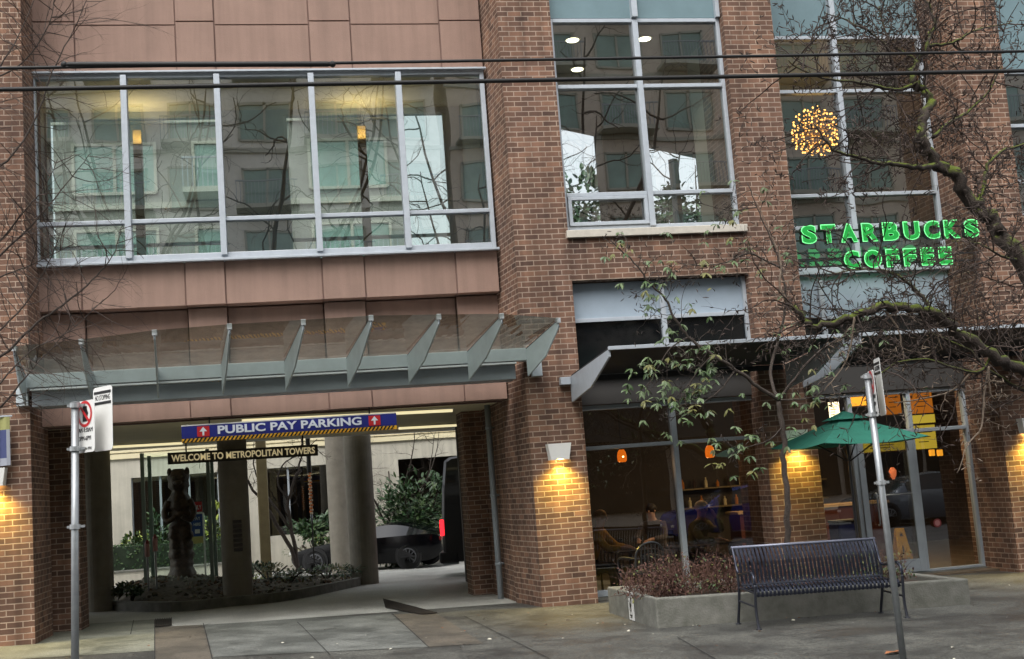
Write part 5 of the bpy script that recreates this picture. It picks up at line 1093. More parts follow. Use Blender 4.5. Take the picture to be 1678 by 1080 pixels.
for (x, yt, yb), lb in (((241, 893, 935), 'left of the two red and white marker stakes by the glass case'), ((254, 884, 930), 'right of the two red and white marker stakes by the glass case')):
    p = px(x, yt, 6.6); zb_ = mound(p.x, 6.6); th = thing('marker_stake', (p.x, 6.6, zb_), lb, 'stake', 'red and white marker stakes'); mb = MB(); mb.tube([(p.x, 6.6, zb_ - .05), (p.x, 6.6, p.z)], .018, 8); mb.build('stake', GALV, th); h = p.z - zb_
    mb = MB(); mb.tube([(p.x, 6.6, p.z - .22), (p.x, 6.6, p.z + .02)], .045, 10); mb.build('pink_sleeve', mat('faded_pink', lin((196, 150, 146)), .6), th); mb = MB(); mb.lathe((p.x, 6.6, p.z + .021), [(.046, 0), (.03, .05), (.008, .08)], 10); mb.build('red_cap', mat('dull_red', lin((140, 60, 54)), .5), th)
# pale square post, striped pole
a = px(436, 920, 11.5); b = px(430, 745, 11.5)
th = thing('pale_post', (a.x, 11.5, mound(a.x, 11.5)), 'slim pale timber post standing behind the bare courtyard tree', 'post'); mb = MB(); mb.box(a.x - .12, a.x + .12, 11.38, 11.62, gz(a.x, 11.5), 4.4); mb.build('shaft', mat('pale_timber', lin((170, 156, 120)), .7, var=.12, vscale=5), th, bevel=.02); mb = MB(); mb.box(a.x - .16, a.x + .16, 11.34, 11.66, gz(a.x, 11.5), gz(a.x, 11.5) + .2); mb.build('foot', CONC, th)
YP = 10.5; a = px(505, 735, YP); c = px(505, 775, YP); b = px(506, 842, YP)
th = thing('striped_pole', (a.x, YP, gz(a.x, YP)), 'black hanging pole with an orange and white braided lower half', 'pole'); mb = MB(); mb.tube([(a.x, YP, 3.6), (a.x, YP, c.z)], .05, 8); mb.build('black_arm', BLACK, th); mb = MB(); mb.tube([(a.x, YP, c.z), (a.x, YP, gz(a.x, YP))], .016, 8); k = 0; z = c.z
while z > b.z: mb.ball((a.x + .014 * math.cos(k * 2.2), YP + .014 * math.sin(k * 2.2), z), (.036, .036, .026), k % 2 + 1, 8, 5); z -= .036; k += 1
mb.build('braid', [BLACK, mat('braid_orange', lin((220, 120, 40)), .6), mat('braid_white', lin((214, 196, 168)), .6)], th)
# background building across the courtyard
YC = 19.9
cb = thing('courtyard_building', (-6, YC, 0), 'cream walled low building with dark openings across the courtyard', 'building')
def cx(x, y=800): return px(x, y, YC).x
zt_ = 2.85; zb_ = .85
mb = MB()
ops = [(cx(215), cx(358)), (cx(437), cx(545)), (cx(575), cx(606)), (cx(655), cx(760))]
edges = [-26, -15.2, -9.45] + [v for o_ in ops for v in o_]
mb.box(-26, -11.5, YC, YC + .3, -.5, 4.0)
xs = [-9.0] + [v for o_ in ops for v in o_] + [26]
mb.box(-9.0, ops[0][0], YC, YC + .3, -.5, zt_)
for i in range(len(ops)): mb.box(ops[i][1], (ops[i + 1][0] if i + 1 < len(ops) else 26), YC, YC + .3, -.5, zt_)
mb.box(-11.499, 26, YC, YC + .3, zt_ + .001, 3.75)
for o_ in ops: mb.box(o_[0], o_[1], YC, YC + .3, -.5, zb_)
mb.box(-11.499, -9.001, YC, YC + .3, -.5, .55)
mb.build('wall', CREAMW, cb)
mb = MB(); mb.box(-11.5, 26, YC - .06, YC - .002, 3.42, 3.56); mb.box(-11.5, 26, YC - .05, YC - .003, 3.60, 3.74); mb.build('cornice', CREAM, cb)
mb = MB(); mb.box(-12, 26, YC + 2.6, YC + 2.8, -.4, 3.7); mb.build('back_wall', mat('dark_brown_room', lin((66, 54, 46)), .8, var=.3, vscale=1.5), cb)
mb = MB(); mb.box(-26, 26, YC + .31, YC + 7, 3.76, 3.95); mb.build('roof', CONC, cb)
for o_ in ops[:2]:
    mb = MB(); n = int((o_[1] - o_[0]) / .25)
    for k in range(n): mb.box(o_[0] + k * .25, o_[0] + k * .25 + .13, YC + .6 + .05 * (k % 2), YC + .62 + .05 * (k % 2), zb_, zt_)
    mb.build('curtain', mat('brown_curtain', lin((98, 76, 50)), .8, var=.3, vscale=3), cb)
    mb = MB(); mb.quad((o_[0], YC + .12, zb_), (o_[1], YC + .12, zb_), (o_[1], YC + .12, zt_), (o_[0], YC + .12, zt_)); mb.build('pane', GLASS_SHOP, cb, normals=False)
    mb = MB()
    for t in (0, .33, .66, 1): x_ = o_[0] + (o_[1] - o_[0]) * t; mb.box(x_ - .03, x_ + .03, YC + .06, YC + .16, zb_, zt_)
    mb.build('window_frame', STEELD, cb)
# garden wall and clipped hedge in front
th = thing('garden_wall', (-9, 17.6, -.2), 'low cream garden wall under the clipped hedge', 'wall'); mb = MB(); mb.box(-16, -5.4, 17.5, 17.7, -.5, .24); mb.build('wall', CREAMW, th); mb = MB(); mb.box(-16, -5.38, 17.47, 17.73, .242, .30); mb.build('coping', CONC, th, bevel=.01)
HED = mat('hedge_core', lin((30, 44, 26)), .9, var=.4, vscale=20)
def hedge(x0, x1, y0, y1, z0, z1, n, label, seed, mats_=None):
    rng = random.Random(seed); th = thing('clipped_hedge', ((x0 + x1) / 2, (y0 + y1) / 2, z0), label, 'hedge', None); mb = MB(); mb.box(x0, x1, y0, y1, z0, z1); mb.build('core', HED, th); mb = MB()
    for k in range(n):
        if rng.random() < .5: p = (rng.uniform(x0, x1), rng.uniform(y0, y1), z1 + rng.uniform(-.02, .03)); nv = (0, 0, 1)
        else: p = (rng.uniform(x0, x1), y0 - rng.uniform(-.02, .03), rng.uniform(z0, z1)); nv = (0, -1, 0)
        dv = Vector((rng.uniform(-1, 1), rng.uniform(-1, .2), rng.uniform(-.2, 1))); mb.leaf(p, dv, Vector(nv) + Vector((rng.uniform(-.5, .5),) * 3), .09, .05, rng.randrange(len(mats_ or [1, 1])))
    mb.build('foliage', mats_ or [LEAF_D, LEAF_A], th, normals=False)
hedge(-15, -5.3, 17.75, 18.6, -.1, .92, 2600, 'long clipped dark green hedge behind the low cream wall', 4)
hedge(cx(640), cx(790), YC + .4, YC + 1.4, 3.9, 4.45, 900, 'dark green hedge growing on top of the cream building', 5)
shrub('laurel_shrub', px(514, 862, 19.0).x, 19.0, .55, (.70, .5, .45), 900, .15, .065, [LEAF_D, LEAF_A], 'round glossy laurel bush against the wall left of the two round columns', 7)
shrub('low_shrub', px(515, 895, 18.6).x, 18.6, .1, (.8, .4, .3), 700, .07, .03, [LEAF_A, LEAF_C], 'fine leaved low shrub just below the laurel bush', 8)
shrub('rhododendron', px(677, 860, 18.2).x, 18.2, gy(.3, 18.2), (1.15, .8, 1.35), 2600, .2, .07, [LEAF_D, LEAF_A, LEAF_D], 'large dark green rhododendron behind the black car', 9)
shrub('spreading_shrub', px(725, 800, 19.2).x + .4, 19.0, gy(1, 19.2), (.9, .6, 1.2), 900, .16, .06, [LEAF_D, LEAF_C], 'dark shrub against the wall beside the van', 12)
for k, (x, y, Y, lb) in enumerate([(230, 890, 19.2, 'yellow green shrub under the left end of the courtyard window'), (262, 880, 19.0, 'green leafy shrub behind the left glass case post'), (352, 870, 19.0, 'bright variegated shrub right of the notice board'), (325, 860, 19.3, 'green shrub behind the notice board')]):
    P = px(x, y, Y); shrub('leafy_shrub', P.x, Y, .1, (.42, .4, .85 if k != 0 else .6), 620, .15, .06, [LEAF_Y, LEAF_A] if k in (0, 2) else [LEAF_A, LEAF_D], lb, 20 + k)
for k, (x, y, Y, r_, lb) in enumerate([(440, 925, 9.5, (.6, .5, .22), 'low green ground shrub beside the square plaque column'), (535, 935, 9.6, (.75, .6, .17), 'low dark shrub at the right end of the island'), (470, 945, 8.2, (.6, .5, .16), 'sparse low plant at the foot of the bare courtyard tree'), (410, 905, 10.5, (.4, .3, .3), 'small yellow green plant behind the plaque column'), (215, 965, 6.2, (.25, .25, .14), 'small green tuft at the left end of the island')]):
    P = px(x, y, Y); shrub('ground_shrub', P.x, Y, mound(P.x, Y) - .02, r_, 420, .09, .035, [LEAF_D, LEAF_C, LEAF_A] if k != 3 else [LEAF_Y, LEAF_A], lb, 30 + k, stems=3)
# ------------------------------------------------------------------ bare trees
def grow(mb, p, dv, L, r0, depth, rng, mi=0, droop=0.0, spread=.75, ntw=3, spur=0, sides=5, gn=.22):
    n = max(3, int(L / .08) + 1); n = min(n, 10); pts = [Vector(p)]; d_ = Vector(dv).normalized()
    for k in range(n):
        d_ = (d_ + Vector((rng.gauss(0, gn), rng.gauss(0, gn), rng.gauss(0, gn) - droop))).normalized(); pts.append(pts[-1] + d_ * L / n)
    r1 = r0 * (.5 if depth > 0 else .35); rs = [r0 + (r1 - r0) * k / n for k in range(n + 1)]
    mb.tube(pts, rs, sides if r0 > .01 else 3, mi, cap=False)
    for _ in range(spur): i = rng.randrange(1, n + 1); q = pts[i]; e = Vector((rng.gauss(0, 1), rng.gauss(0, 1), rng.gauss(0.3, 1))).normalized(); mb.tube([q, q + e * .035, q + e * .06], [r1 * .9 + .003, .007, .003], 3, mi, cap=False)
    if depth > 0:
        for k in range(ntw):
            i = rng.randrange(max(1, n // 4), n + 1); q = pts[i]; base = (pts[i] - pts[i - 1]).normalized()
            side = Vector((rng.gauss(0, 1), rng.gauss(0, 1), rng.gauss(0, .8))); side = (side - base * side.dot(base)).normalized()
            grow(mb, q, base * (1 - spread * .5) + side * spread, L * rng.uniform(.4, .7), rs[i] * .55, depth - 1, rng, mi, droop, spread, ntw, spur, sides, gn)
    return pts
def limb(mb, pts, r0, r1, rng, ntw, L, depth=1, mi=0, tmi=None, droop=0, spur=0, ybias=0.0, t0=.1, sides=8, spread=.8, gn=.22, taper=1.0, tr=None):
    P = crom(pts, 5); n = len(P) - 1
    P = [p + Vector((rng.gauss(0, r0 * .25), rng.gauss(0, r0 * .25), rng.gauss(0, r0 * .25))) for p in P]
    rs = [r0 + (r1 - r0) * (i / n) ** taper for i in range(n + 1)]; mb.tube(P, rs, sides, mi)
    for k in range(ntw):
        i = min(n - 1, int((t0 + (1 - t0) * (k + rng.random()) / ntw) * n)); base = (P[i + 1] - P[i]).normalized(); side = Vector((rng.gauss(0, 1), rng.gauss(ybias, .8), rng.gauss(.15, .8))); side = (side - base * side.dot(base))
        if side.length < .1: continue
        grow(mb, P[i], base * .35 + side.normalized() * .9, L * rng.uniform(.5, 1.25), tr or min(rs[i] * .5, .014), depth, rng, mi if tmi is None else tmi, droop, spread, 3, spur, 5, gn)
    return P
def pts_at(seq, Y0):                      # (pixel x, pixel y, depth offset)
    return [px(x, y, Y0 + dy) for x, y, dy in seq]
# right-hand street tree: trunk just outside the frame, mossy limbs reaching in
rng = random.Random(11); YT = -5.6
tb = px(1835, 1120, YT); th = thing('mossy_street_tree', (tb.x, YT, gz(tb.x, YT) - 0.0), 'leafless street tree with mossy crooked limbs reaching in from the right', 'tree')
mb = MB()
limb(mb, [(tb.x, YT, gz(tb.x, YT) - .05)] + pts_at([(1830, 900, 0), (1815, 720, .05), (1770, 590, .0)], YT), .16, .10, rng, 0, 1)
limb(mb, pts_at([(1770, 590, 0), (1715, 500, -.05), (1668, 425, 0), (1632, 372, .1), (1597, 335, .1), (1560, 290, .05), (1528, 258, .0), (1508, 226, -.05)], YT), .108, .056, rng, 17, 0.87, 2, tmi=1, spur=3, gn=.19, tr=.0095)
limb(mb, pts_at([(1508, 226, -.05), (1514, 190, 0), (1526, 170, .05), (1516, 148, .1), (1498, 140, .1), (1494, 118, .15), (1505, 100, .2), (1520, 70, .2), (1530, 30, .3), (1500, -20, .35)], YT), .054, .014, rng, 21, 0.8, 2, tmi=1, spur=3, gn=.19, tr=.0095)
limb(mb, pts_at([(1540, 272, 0), (1510, 275, -.2), (1470, 270, -.3), (1440, 268, -.4), (1405, 258, -.5), (1365, 243, -.55), (1335, 205, -.6)], YT), .034, .008, rng, 18, 0.7, 2, tmi=1, spur=3, gn=.19, tr=.0095)
limb(mb, pts_at([(1495, 140, .1), (1470, 148, .1), (1435, 140, 0), (1390, 133, -.1), (1340, 125, -.2), (1290, 100, -.3)], YT), .024, .006, rng, 17, 0.8, 2, tmi=1, spur=3, gn=.19, tr=.0095)
limb(mb, pts_at([(1505, 100, .2), (1470, 80, .3), (1450, 50, .3), (1440, 10, .4)], YT), .02, .006, rng, 13, 0.7, 2, tmi=1, spur=3, gn=.19, tr=.0095)
limb(mb, pts_at([(1470, 148, .1), (1462, 110, .1), (1448, 70, .0), (1400, 40, 0), (1350, 20, -.1)], YT), .018, .005, rng, 13, 0.66, 2, tmi=1, spur=3, gn=.19, tr=.0095)
limb(mb, pts_at([(1597, 335, .1), (1612, 310, .2), (1618, 270, .3), (1650, 245, .4), (1700, 230, .4)], YT), .03, .012, rng, 14, 0.7, 2, tmi=1, spur=3, gn=.19, tr=.0095)
limb(mb, pts_at([(1528, 225, 0), (1560, 200, .2), (1590, 180, .3), (1620, 150, .4), (1640, 110, .4)], YT), .024, .006, rng, 17, 0.8, 2, tmi=1, spur=3, gn=.19, tr=.0095)
limb(mb, pts_at([(1520, 75, .2), (1560, 70, .3), (1600, 50, .3), (1660, 35, .4)], YT), .02, .006, rng, 13, 0.7, 2, tmi=1, spur=3, gn=.19, tr=.0095)
limb(mb, pts_at([(1668, 425, 0), (1640, 420, -.3), (1605, 400, -.4), (1560, 395, -.5)], YT), .016, .005, rng, 11, 0.63, 2, tmi=1, spur=2, gn=.19, tr=.0095)
limb(mb, pts_at([(1800, 680, 0), (1740, 640, -.2), (1678, 610, -.3), (1625, 580, -.4), (1575, 548, -.45), (1535, 518, -.5), (1480, 504, -.5), (1430, 508, -.5), (1385, 525, -.45), (1340, 535, -.4), (1318, 522, -.4), (1300, 505, -.4)], YT), .072, .026, rng, 40, 0.87, 2, tmi=1, spur=2, gn=.19, tr=.0095)
limb(mb, pts_at([(1535, 518, -.5), (1505, 480, -.4), (1470, 450, -.4), (1420, 440, -.3), (1360, 450, -.3)], YT), .022, .005, rng, 21, 0.8, 2, tmi=1, spur=2, gn=.19, tr=.0095)
limb(mb, pts_at([(1625, 580, -.4), (1600, 610, -.4), (1520, 590, -.5), (1460, 600, -.5), (1410, 640, -.5)], YT), .018, .005, rng, 21, 0.66, 2, tmi=1, spur=2, gn=.19, tr=.0095)
limb(mb, pts_at([(1740, 640, -.2), (1680, 640, -.2), (1620, 605, -.2), (1580, 570, -.2), (1520, 545, -.2)], YT), .026, .008, rng, 21, 0.7, 2, tmi=1, spur=2, gn=.19, tr=.0095)
mb.build('limbs', [MOSS, TWIG], th, normals=False, smooth=True)
mb = MB()
for seq in ([(1620, 600, -.4), (1612, 650, -.4), (1608, 700, -.4), (1585, 730, -.42), (1570, 775, -.4)], [(1618, 600, -.4), (1622, 640, -.4), (1630, 655, -.4)], [(1450, 510, -.5), (1470, 535, -.5), (1478, 570, -.5), (1482, 590, -.5)], [(1400, 520, -.5), (1395, 560, -.5), (1382, 600, -.5), (1350, 640, -.5)], [(1300, 505, -.4), (1278, 470, -.4), (1280, 430, -.4), (1262, 380, -.4), (1240, 330, -.4)], [(1540, 520, -.4), (1536, 545, -.4), (1545, 575, -.4)], [(1600, 600, -.3), (1560, 640, -.3), (1500, 655, -.3), (1465, 660, -.3)]): limb(mb, pts_at(seq, YT), .013, .004, rng, 7, .25, 1, spur=1)
mb.build('pale_twigs', BARKP, th, normals=False, smooth=True)
# left-hand tree: fine twigs at the left edge
rng = random.Random(21); YL = -5.8; tb = px(-260, 1120, YL); th = thing('fine_twigged_tree', (tb.x, YL, gz(tb.x, YL)), 'leafless tree with fine arching twigs reaching in from the left edge', 'tree'); mb = MB()
limb(mb, [(tb.x, YL, gz(tb.x, YL) - .05)] + pts_at([(-255, 900, 0), (-240, 720, 0), (-190, 560, 0)], YL), .12, .07, rng, 0, 1)
for seq, r_ in (([(-190, 560, 0), (-100, 380, 0), (-30, 300, .1), (20, 255, .1), (60, 190, .2), (85, 120, .2), (120, 50, .3), (150, -20, .3)], .026), ([(-190, 620, 0), (-90, 640, 0), (0, 585, .1), (60, 530, .1), (110, 495, .15), (150, 460, .2), (185, 420, .2), (200, 370, .2)], .028), ([(-180, 660, 0), (-80, 720, 0), (0, 668, -.1), (40, 620, -.1), (75, 580, 0), (130, 520, .1)], .024), ([(-100, 380, 0), (-40, 440, .1), (20, 400, .2), (60, 360, .2), (110, 300, .3), (150, 250, .3)], .024), ([(-100, 380, 0), (-50, 240, 0), (-10, 130, 0), (30, 60, .1), (60, -10, .2)], .022), ([(-40, 440, .1), (0, 395, .1), (40, 345, 0), (70, 310, 0), (95, 260, 0)], .018), ([(-10, 130, 0), (40, 100, -.1), (80, 40, -.2), (90, -10, -.2)], .014), ([(-90, 640, 0), (-20, 560, .1), (40, 500, .2), (80, 430, .2), (100, 380, .2)], .02), ([(-60, 700, 0), (-10, 640, -.2), (50, 575, -.2), (110, 545, -.2), (170, 490, -.1)], .016), ([(-60, 480, .1), (10, 450, .1), (60, 430, .1), (120, 400, .15)], .015)):
    limb(mb, pts_at(seq, YL), r_ * .62, .003, rng, 20, .6, 2, tmi=1, tr=.005, spread=.5, gn=.13, t0=.25)
mb.build('limbs', [BARK, TWIG], th, normals=False, smooth=True)
# leafy tree growing in the planter
rng = random.Random(31); YM = -2.75; tb = px(1290, 905, YM); th = thing('leafy_planter_tree', (tb.x, YM, gz(tb.x, YM) + .3), 'slender half bare tree with hanging grey green leaves growing from the planter', 'tree'); mb = MB()
leafpts = []
def L2(seq, r0, r1, ntw, L, depth=1, lv=.5):
    P = limb(mb, pts_at(seq, YM), r0, r1, rng, ntw, L, depth, tr=.006, spur=1, t0=.2)
    for i in range(int(len(P) * .3), len(P)): leafpts.append((P[i], lv))
L2([(1291, 920, 0), (1289, 830, 0), (1286, 760, 0), (1282, 700, 0), (1276, 655, 0)], .042, .034, 2, .3, 1, 0)
L2([(1276, 655, 0), (1240, 632, -.1), (1205, 606, -.2), (1168, 582, -.3), (1128, 552, -.35), (1105, 520, -.4), (1090, 490, -.4), (1062, 462, -.45), (1040, 430, -.5), (1000, 395, -.5)], .028, .008, 18, .45, 2, 1)
L2([(1276, 655, 0), (1262, 610, .2), (1275, 560, .3), (1288, 500, .3), (1280, 440, .3), (1262, 390, .3), (1240, 340, .3), (1225, 300, .3)], .024, .006, 16, .45, 2, .4)
L2([(1276, 655, 0), (1310, 610, -.1), (1350, 570, -.1), (1400, 545, -.2), (1440, 540, -.2)], .02, .006, 10, .4, 2, .6)
L2([(1280, 440, .3), (1250, 425, .2), (1225, 415, .1), (1190, 430, 0), (1150, 435, 0), (1110, 430, -.1)], .014, .005, 12, .4, 2, .45)
L2([(1205, 606, -.2), (1180, 640, -.3), (1150, 660, -.4), (1120, 672, -.4), (1098, 690, -.4)], .012, .004, 10, .3, 1, 1.3)
L2([(1128, 552, -.35), (1100, 570, -.5), (1080, 600, -.5), (1062, 630, -.5)], .010, .004, 9, .3, 1, 1.3)
L2([(1168, 582, -.3), (1150, 600, -.4), (1128, 630, -.4), (1110, 650, -.4)], .010, .004, 9, .3, 1, 1.3)
L2([(1282, 700, 0), (1262, 720, -.2), (1235, 730, -.3), (1205, 738, -.4), (1195, 760, -.4)], .009, .003, 6, .25, 1, 1.0)
L2([(1240, 340, .3), (1200, 345, .2), (1170, 340, .1)], .009, .004, 8, .3, 1, .8)
L2([(1276, 655, 0), (1310, 655, -.2), (1345, 650, -.3), (1375, 665, -.3)], .010, .004, 8, .3, 1, .9)
mb.build('trunk', BARK, th, normals=False, smooth=True)
lm = MB()
for p, lv in leafpts:
    n = int(lv * 1.55 + rng.random())
    for _ in range(n):
        c = p + Vector((rng.gauss(0, .22), rng.gauss(0, .24), rng.gauss(-.04, .16))); k = rng.randint(3, 6); mi = rng.choices((0, 1, 2), (4, 4, 2))[0]
        for q in range(k):
            a = 6.28 * q / k + rng.random(); dv = Vector((math.cos(a), math.sin(a) * .9, rng.uniform(-1.7, -.05))); lm.leaf(c, dv, Vector((rng.uniform(-.4, .4), -.5, 1)), rng.uniform(.07, .125), rng.uniform(.026, .042), mi)
lm.build('foliage', [LEAF_A, LEAF_B, LEAF_C], th, normals=False, smooth=False)
# planter shrubs
def twig_shrub(x, y, w_, h, n, label, seed, green=.3):
    rng = random.Random(seed); z = gz(x, y) + .30; th = thing('russet_shrub', (x, y, z), label, 'shrub', 'russet twiggy shrubs in the planter'); mb = MB()
    for k in range(n): a = Vector((x + rng.uniform(-w_, w_), y + rng.uniform(-.4, .4), z)); grow(mb, a, (rng.gauss(0, .5), rng.gauss(0, .5), 1), h * rng.uniform(.6, 1.15), .006, 1, rng, 0, 0, .6, 3, 0, 3)
    mb.build('twigs', RUSSET, th, normals=False); lm = MB()
    for k in range(int(n * 9)): lm.leaf((x + rng.uniform(-w_, w_) * 1.1, y + rng.uniform(-.45, .45), z + rng.uniform(.02, h * .9) * (1 if rng.random() < .5 else .5)), (rng.gauss(0, 1), rng.gauss(0, 1), rng.gauss(.4, 1)), (0, -.4, 1), rng.uniform(.03, .06), .022, 0 if rng.random() > green else rng.choice((1, 2)))
    lm.build('leaves', [RUSSET, LEAF_C, LEAF_A], th, normals=False)
for k, (x, w_, h, lb, g_) in enumerate([(.85, .35, .42, 'leftmost russet twiggy shrub in the planter', .08), (1.35, .4, .5, 'russet shrub left of the bench back, dotted with green leaves', .3), (2.0, .4, .45, 'russet shrub behind the left half of the bench', .15), (3.0, .45, .3, 'low shrub behind the right half of the bench', .3), (3.75, .35, .38, 'green and russet shrub right of the bench', .7)]): twig_shrub(x, -2.75 + .1 * (k % 2), w_, h, 70, lb, 50 + k, g_)
# fallen leaf
P = gp(1466, 1072); th = thing('fallen_leaf', (P.x, P.y, P.z), 'brown fallen leaf on the pavement by the tilted post', 'leaf'); mb = MB(); mb.leaf((P.x - .1, P.y, P.z + .012), (1, .1, .02), (0, 0, 1), .17, .10); mb.leaf((P.x, P.y + .04, P.z + .012), (1, -.3, .05), (0, 0, 1), .12, .07); mb.build('blade', mat('dry_leaf', lin((150, 96, 60)), .8, var=.2, vscale=20), th, normals=False)
# bare trees in the courtyard
def bare_tree(x, y, z, H, r0, label, seed, lean=(0, 0), n=5, group=None, tw=2, low=.12):
    rng = random.Random(seed); th = thing('bare_tree', (x, y, z), label, 'tree', group); mb = MB(); b = MB()
    top = Vector((x + lean[0], y + lean[1], z + H * .3)); limb(b, [(x, y, z - .1), (x + lean[0] * .4, y + lean[1] * .4, z + H * .14), top], r0, r0 * .75, rng, 0, 1); b.build('trunk', BARK, th, normals=False, smooth=True)
    for k in range(n):
        a = 6.28 * k / n + rng.random(); e = Vector((math.cos(a), math.sin(a), 0)); p0 = Vector((x, y, z + H * low)).lerp(top, rng.uniform(.3, 1)); q = [p0, p0 + e * H * .14 + Vector((0, 0, H * .2)), p0 + e * H * .27 + Vector((0, 0, H * .42)), p0 + e * H * .33 + Vector((0, 0, H * .66))]
        limb(mb, q, r0 * .5, r0 * .08, rng, 11, H * .17, tw, tr=r0 * .13)
    mb.build('crown', BARK, th, normals=False, smooth=True)
P = gp(492, 955)
th = thing('bare_courtyard_tree', (P.x, P.y + 1.0, mound(P.x, P.y + 1)), 'dark bare multi stemmed tree on the island left of the double columns', 'tree'); rng = random.Random(77); mb = MB(); YI = P.y + 1.0
for seq, r_ in (([(492, 940, 0), (470, 890, 0), (440, 840, -.1), (410, 795, -.2), (385, 765, -.2), (330, 740, -.3)], .06), ([(490, 935, 0), (478, 870, .1), (472, 820, .1), (490, 770, .2), (495, 735, .3), (490, 700, .3)], .055), ([(478, 870, .1), (450, 830, .1), (430, 800, .2), (415, 760, .2), (425, 730, .2)], .035), ([(472, 820, .1), (455, 790, 0), (465, 760, 0), (490, 745, 0), (520, 720, 0)], .025)): limb(mb, pts_at(seq, YI), r_, .01, rng, 11, .55, 2, tr=.009, t0=.35)
mb.build('stems', BARK, th, normals=False, smooth=True)
bare_tree(px(650, 880, 18.6).x, 18.9, -.2, 4.6, .07, 'pale bare shrub like tree spreading over the rhododendron', 61, n=7, low=.05)
bare_tree(2.2, 31, 0, 17, .24, 'tall bare tree seen through the right end of the wide upper window', 62, n=7); bare_tree(7.2, 30, 0, 18, .26, 'tall bare tree seen through the left upper shop window pane', 63, n=8); bare_tree(12.5, 31, 0, 18, .26, 'tall bare tree seen through the right upper shop window pane', 64, n=8)
for k, (x, Y, z_, lb) in enumerate([(px(945, 352, 26).x, 26, px(945, 356, 26).z, 'dark evergreen crown low in the left upper shop window pane'), (px(1100, 345, 26).x, 26, px(1100, 350, 26).z, 'dark evergreen crown low in the right upper shop window pane')]):
    rng = random.Random(90 + k); th = thing('evergreen_tree', (x, Y, 0), lb, 'tree'); mb = MB(); leaf_cloud(mb, (x, Y, z_), (1.9, 1.8, 1.5), 1300, .3, .15, rng, 2); mb.build('crown', [LEAF_D, LEAF_D], th, normals=False); mb = MB(); mb.tube([(x, Y, 0), (x, Y, z_)], [.2, .1], 8); mb.build('trunk', BARK, th)
# apartment tower behind the courtyard
TWALL = mat('beige_render', lin((134, 135, 128)), .85, var=.12, vscale=.6); TGL = mat('tower_glass', lin((120, 150, 140)), .1, spec=.7, var=.3, vscale=.7); WHT2 = mat('tower_trim', lin((170, 170, 158)), .7)
def tower(x0, x1, Y, H, label, seed, face=-1, step=3.1, z0=0.0, wall=TWALL, bays=3):
    rng = random.Random(seed); th = thing('apartment_block', ((x0 + x1) / 2, Y, 0), label, 'building'); Y2 = Y - face * 6; mb = MB(); mb.box(x0, x1, min(Y, Y2), max(Y, Y2), -.3, H); mb.build('wall', wall, th)
    nb = max(1, int((x1 - x0) / step)); wb_ = (x1 - x0) / nb; z = z0 + (3.6 if face < 0 else 6.2); mbs = MB(); fl = 0
    while z < H - 1:
        mbs.box(x0 - .1, x1 + .1, Y + face * .12 if face < 0 else Y + .002, Y - .002 if face < 0 else Y + .12, z - .55, z - .35)
        for i in range(nb):
            xa = x0 + wb_ * (i + .16); xb = x0 + wb_ * (i + .84); mb = MB(); ya, yb = (Y - .10, Y - .005) if face < 0 else (Y + .005, Y + .10)
            for t in (0, .5, 1): xc = xa + (xb - xa) * t; mb.box(xc - .05, xc + .05, ya, yb, z, z + 1.75)
            for zz in (z, z + 1.7): mb.box(xa, xb, ya + .004, yb, zz - .05, zz + .05)
            wf = mb.build('window', WHT2, th); mb = MB(); yp = Y + face * .03; mb.box(xa, xb, min(yp, Y - face * .001), max(yp, Y - face * .001) , z, z + 1.7); mb.build('pane', TGL, wf)
            if (i + fl) % 2 == 0:
                yo = Y + face * 1.2; mb = MB(); mb.box(xa - .3, xb + .3, min(yo, Y + face * .01), max(yo, Y + face * .01), z - .3, z - .12); bal = mb.build('balcony', WHT2, th); mb = MB(); yr = Y + face * 1.15
                for k in range(int((xb - xa + .6) / .16)): mb.bar((xa - .28 + k * .16, yr, z - .12), (xa - .28 + k * .16, yr, z + .85), .03, .03, (0, 1, 0))
                mb.bar((xa - .3, yr, z + .88), (xb + .3, yr, z + .88), .06, .06); mb.build('railing', STEELD, bal)
        z += 2.95; fl += 1
    if face > 0:  # dark street-level band, added to darken what the shop glass mirrors
        sf = MB(); nb2 = int((x1 - x0) / 4)
        for i in range(nb2): xa = x0 + (x1 - x0) * i / nb2; sf.box(xa + .15, xa + (x1 - x0) / nb2 - .15, Y + .02, Y + .16, .2, 3.3)
        sf.build('added_dark_glass', GLASS_DARK, th); aw = MB(); aw.box(x0, x1, Y + .01, Y + 1.4, 3.4, 3.7); aw.build('added_dark_ledge', HEADER, th); fa = MB(); fa.box(x0, x1, Y + .012, Y + .10, 3.72, 5.0); fa.build('added_dark_fascia', HEADER, th)
    mbs.build('string_course', WHT2, th); mb = MB(); mb.box(x0 - .3, x1 + .3, min(Y, Y2) - .3, max(Y, Y2) + .3, H, H + .35); mb.build('roof', CONC, th)
    return th
tower(-10.7, px(664, 300, 24).x, 24, 22, 'beige apartment block with balconies seen through the wide upper window', 1)
tower(-30, -12.2, 26, 19, 'beige apartment block beyond the left end of the wide upper window', 2)
tower(-40, 4, -35, 24, 'pale apartment block across the street, mirrored in the wide upper window', 3, face=1, wall=mat('grey_stone', lin((222, 220, 212)), .85, var=.1))
tower(4.6, 40, -35.5, 25, 'brown brick apartment block across the street, mirrored in the shop windows', 4, face=1, wall=mat('plain_brown_wall', lin((206, 194, 180)), .85, var=.1))
bare_tree(-5.2, -21.5, 0, 18, .26, 'bare street tree across the road mirrored in the wide window', 71, n=6); bare_tree(4.5, -22, 0, 17, .26, 'bare street tree across the road mirrored in the shop window', 72, n=6); bare_tree(-11, -21.5, 0, 17, .24, 'bare street tree across the road, left of the mirrored two', 73, n=6)

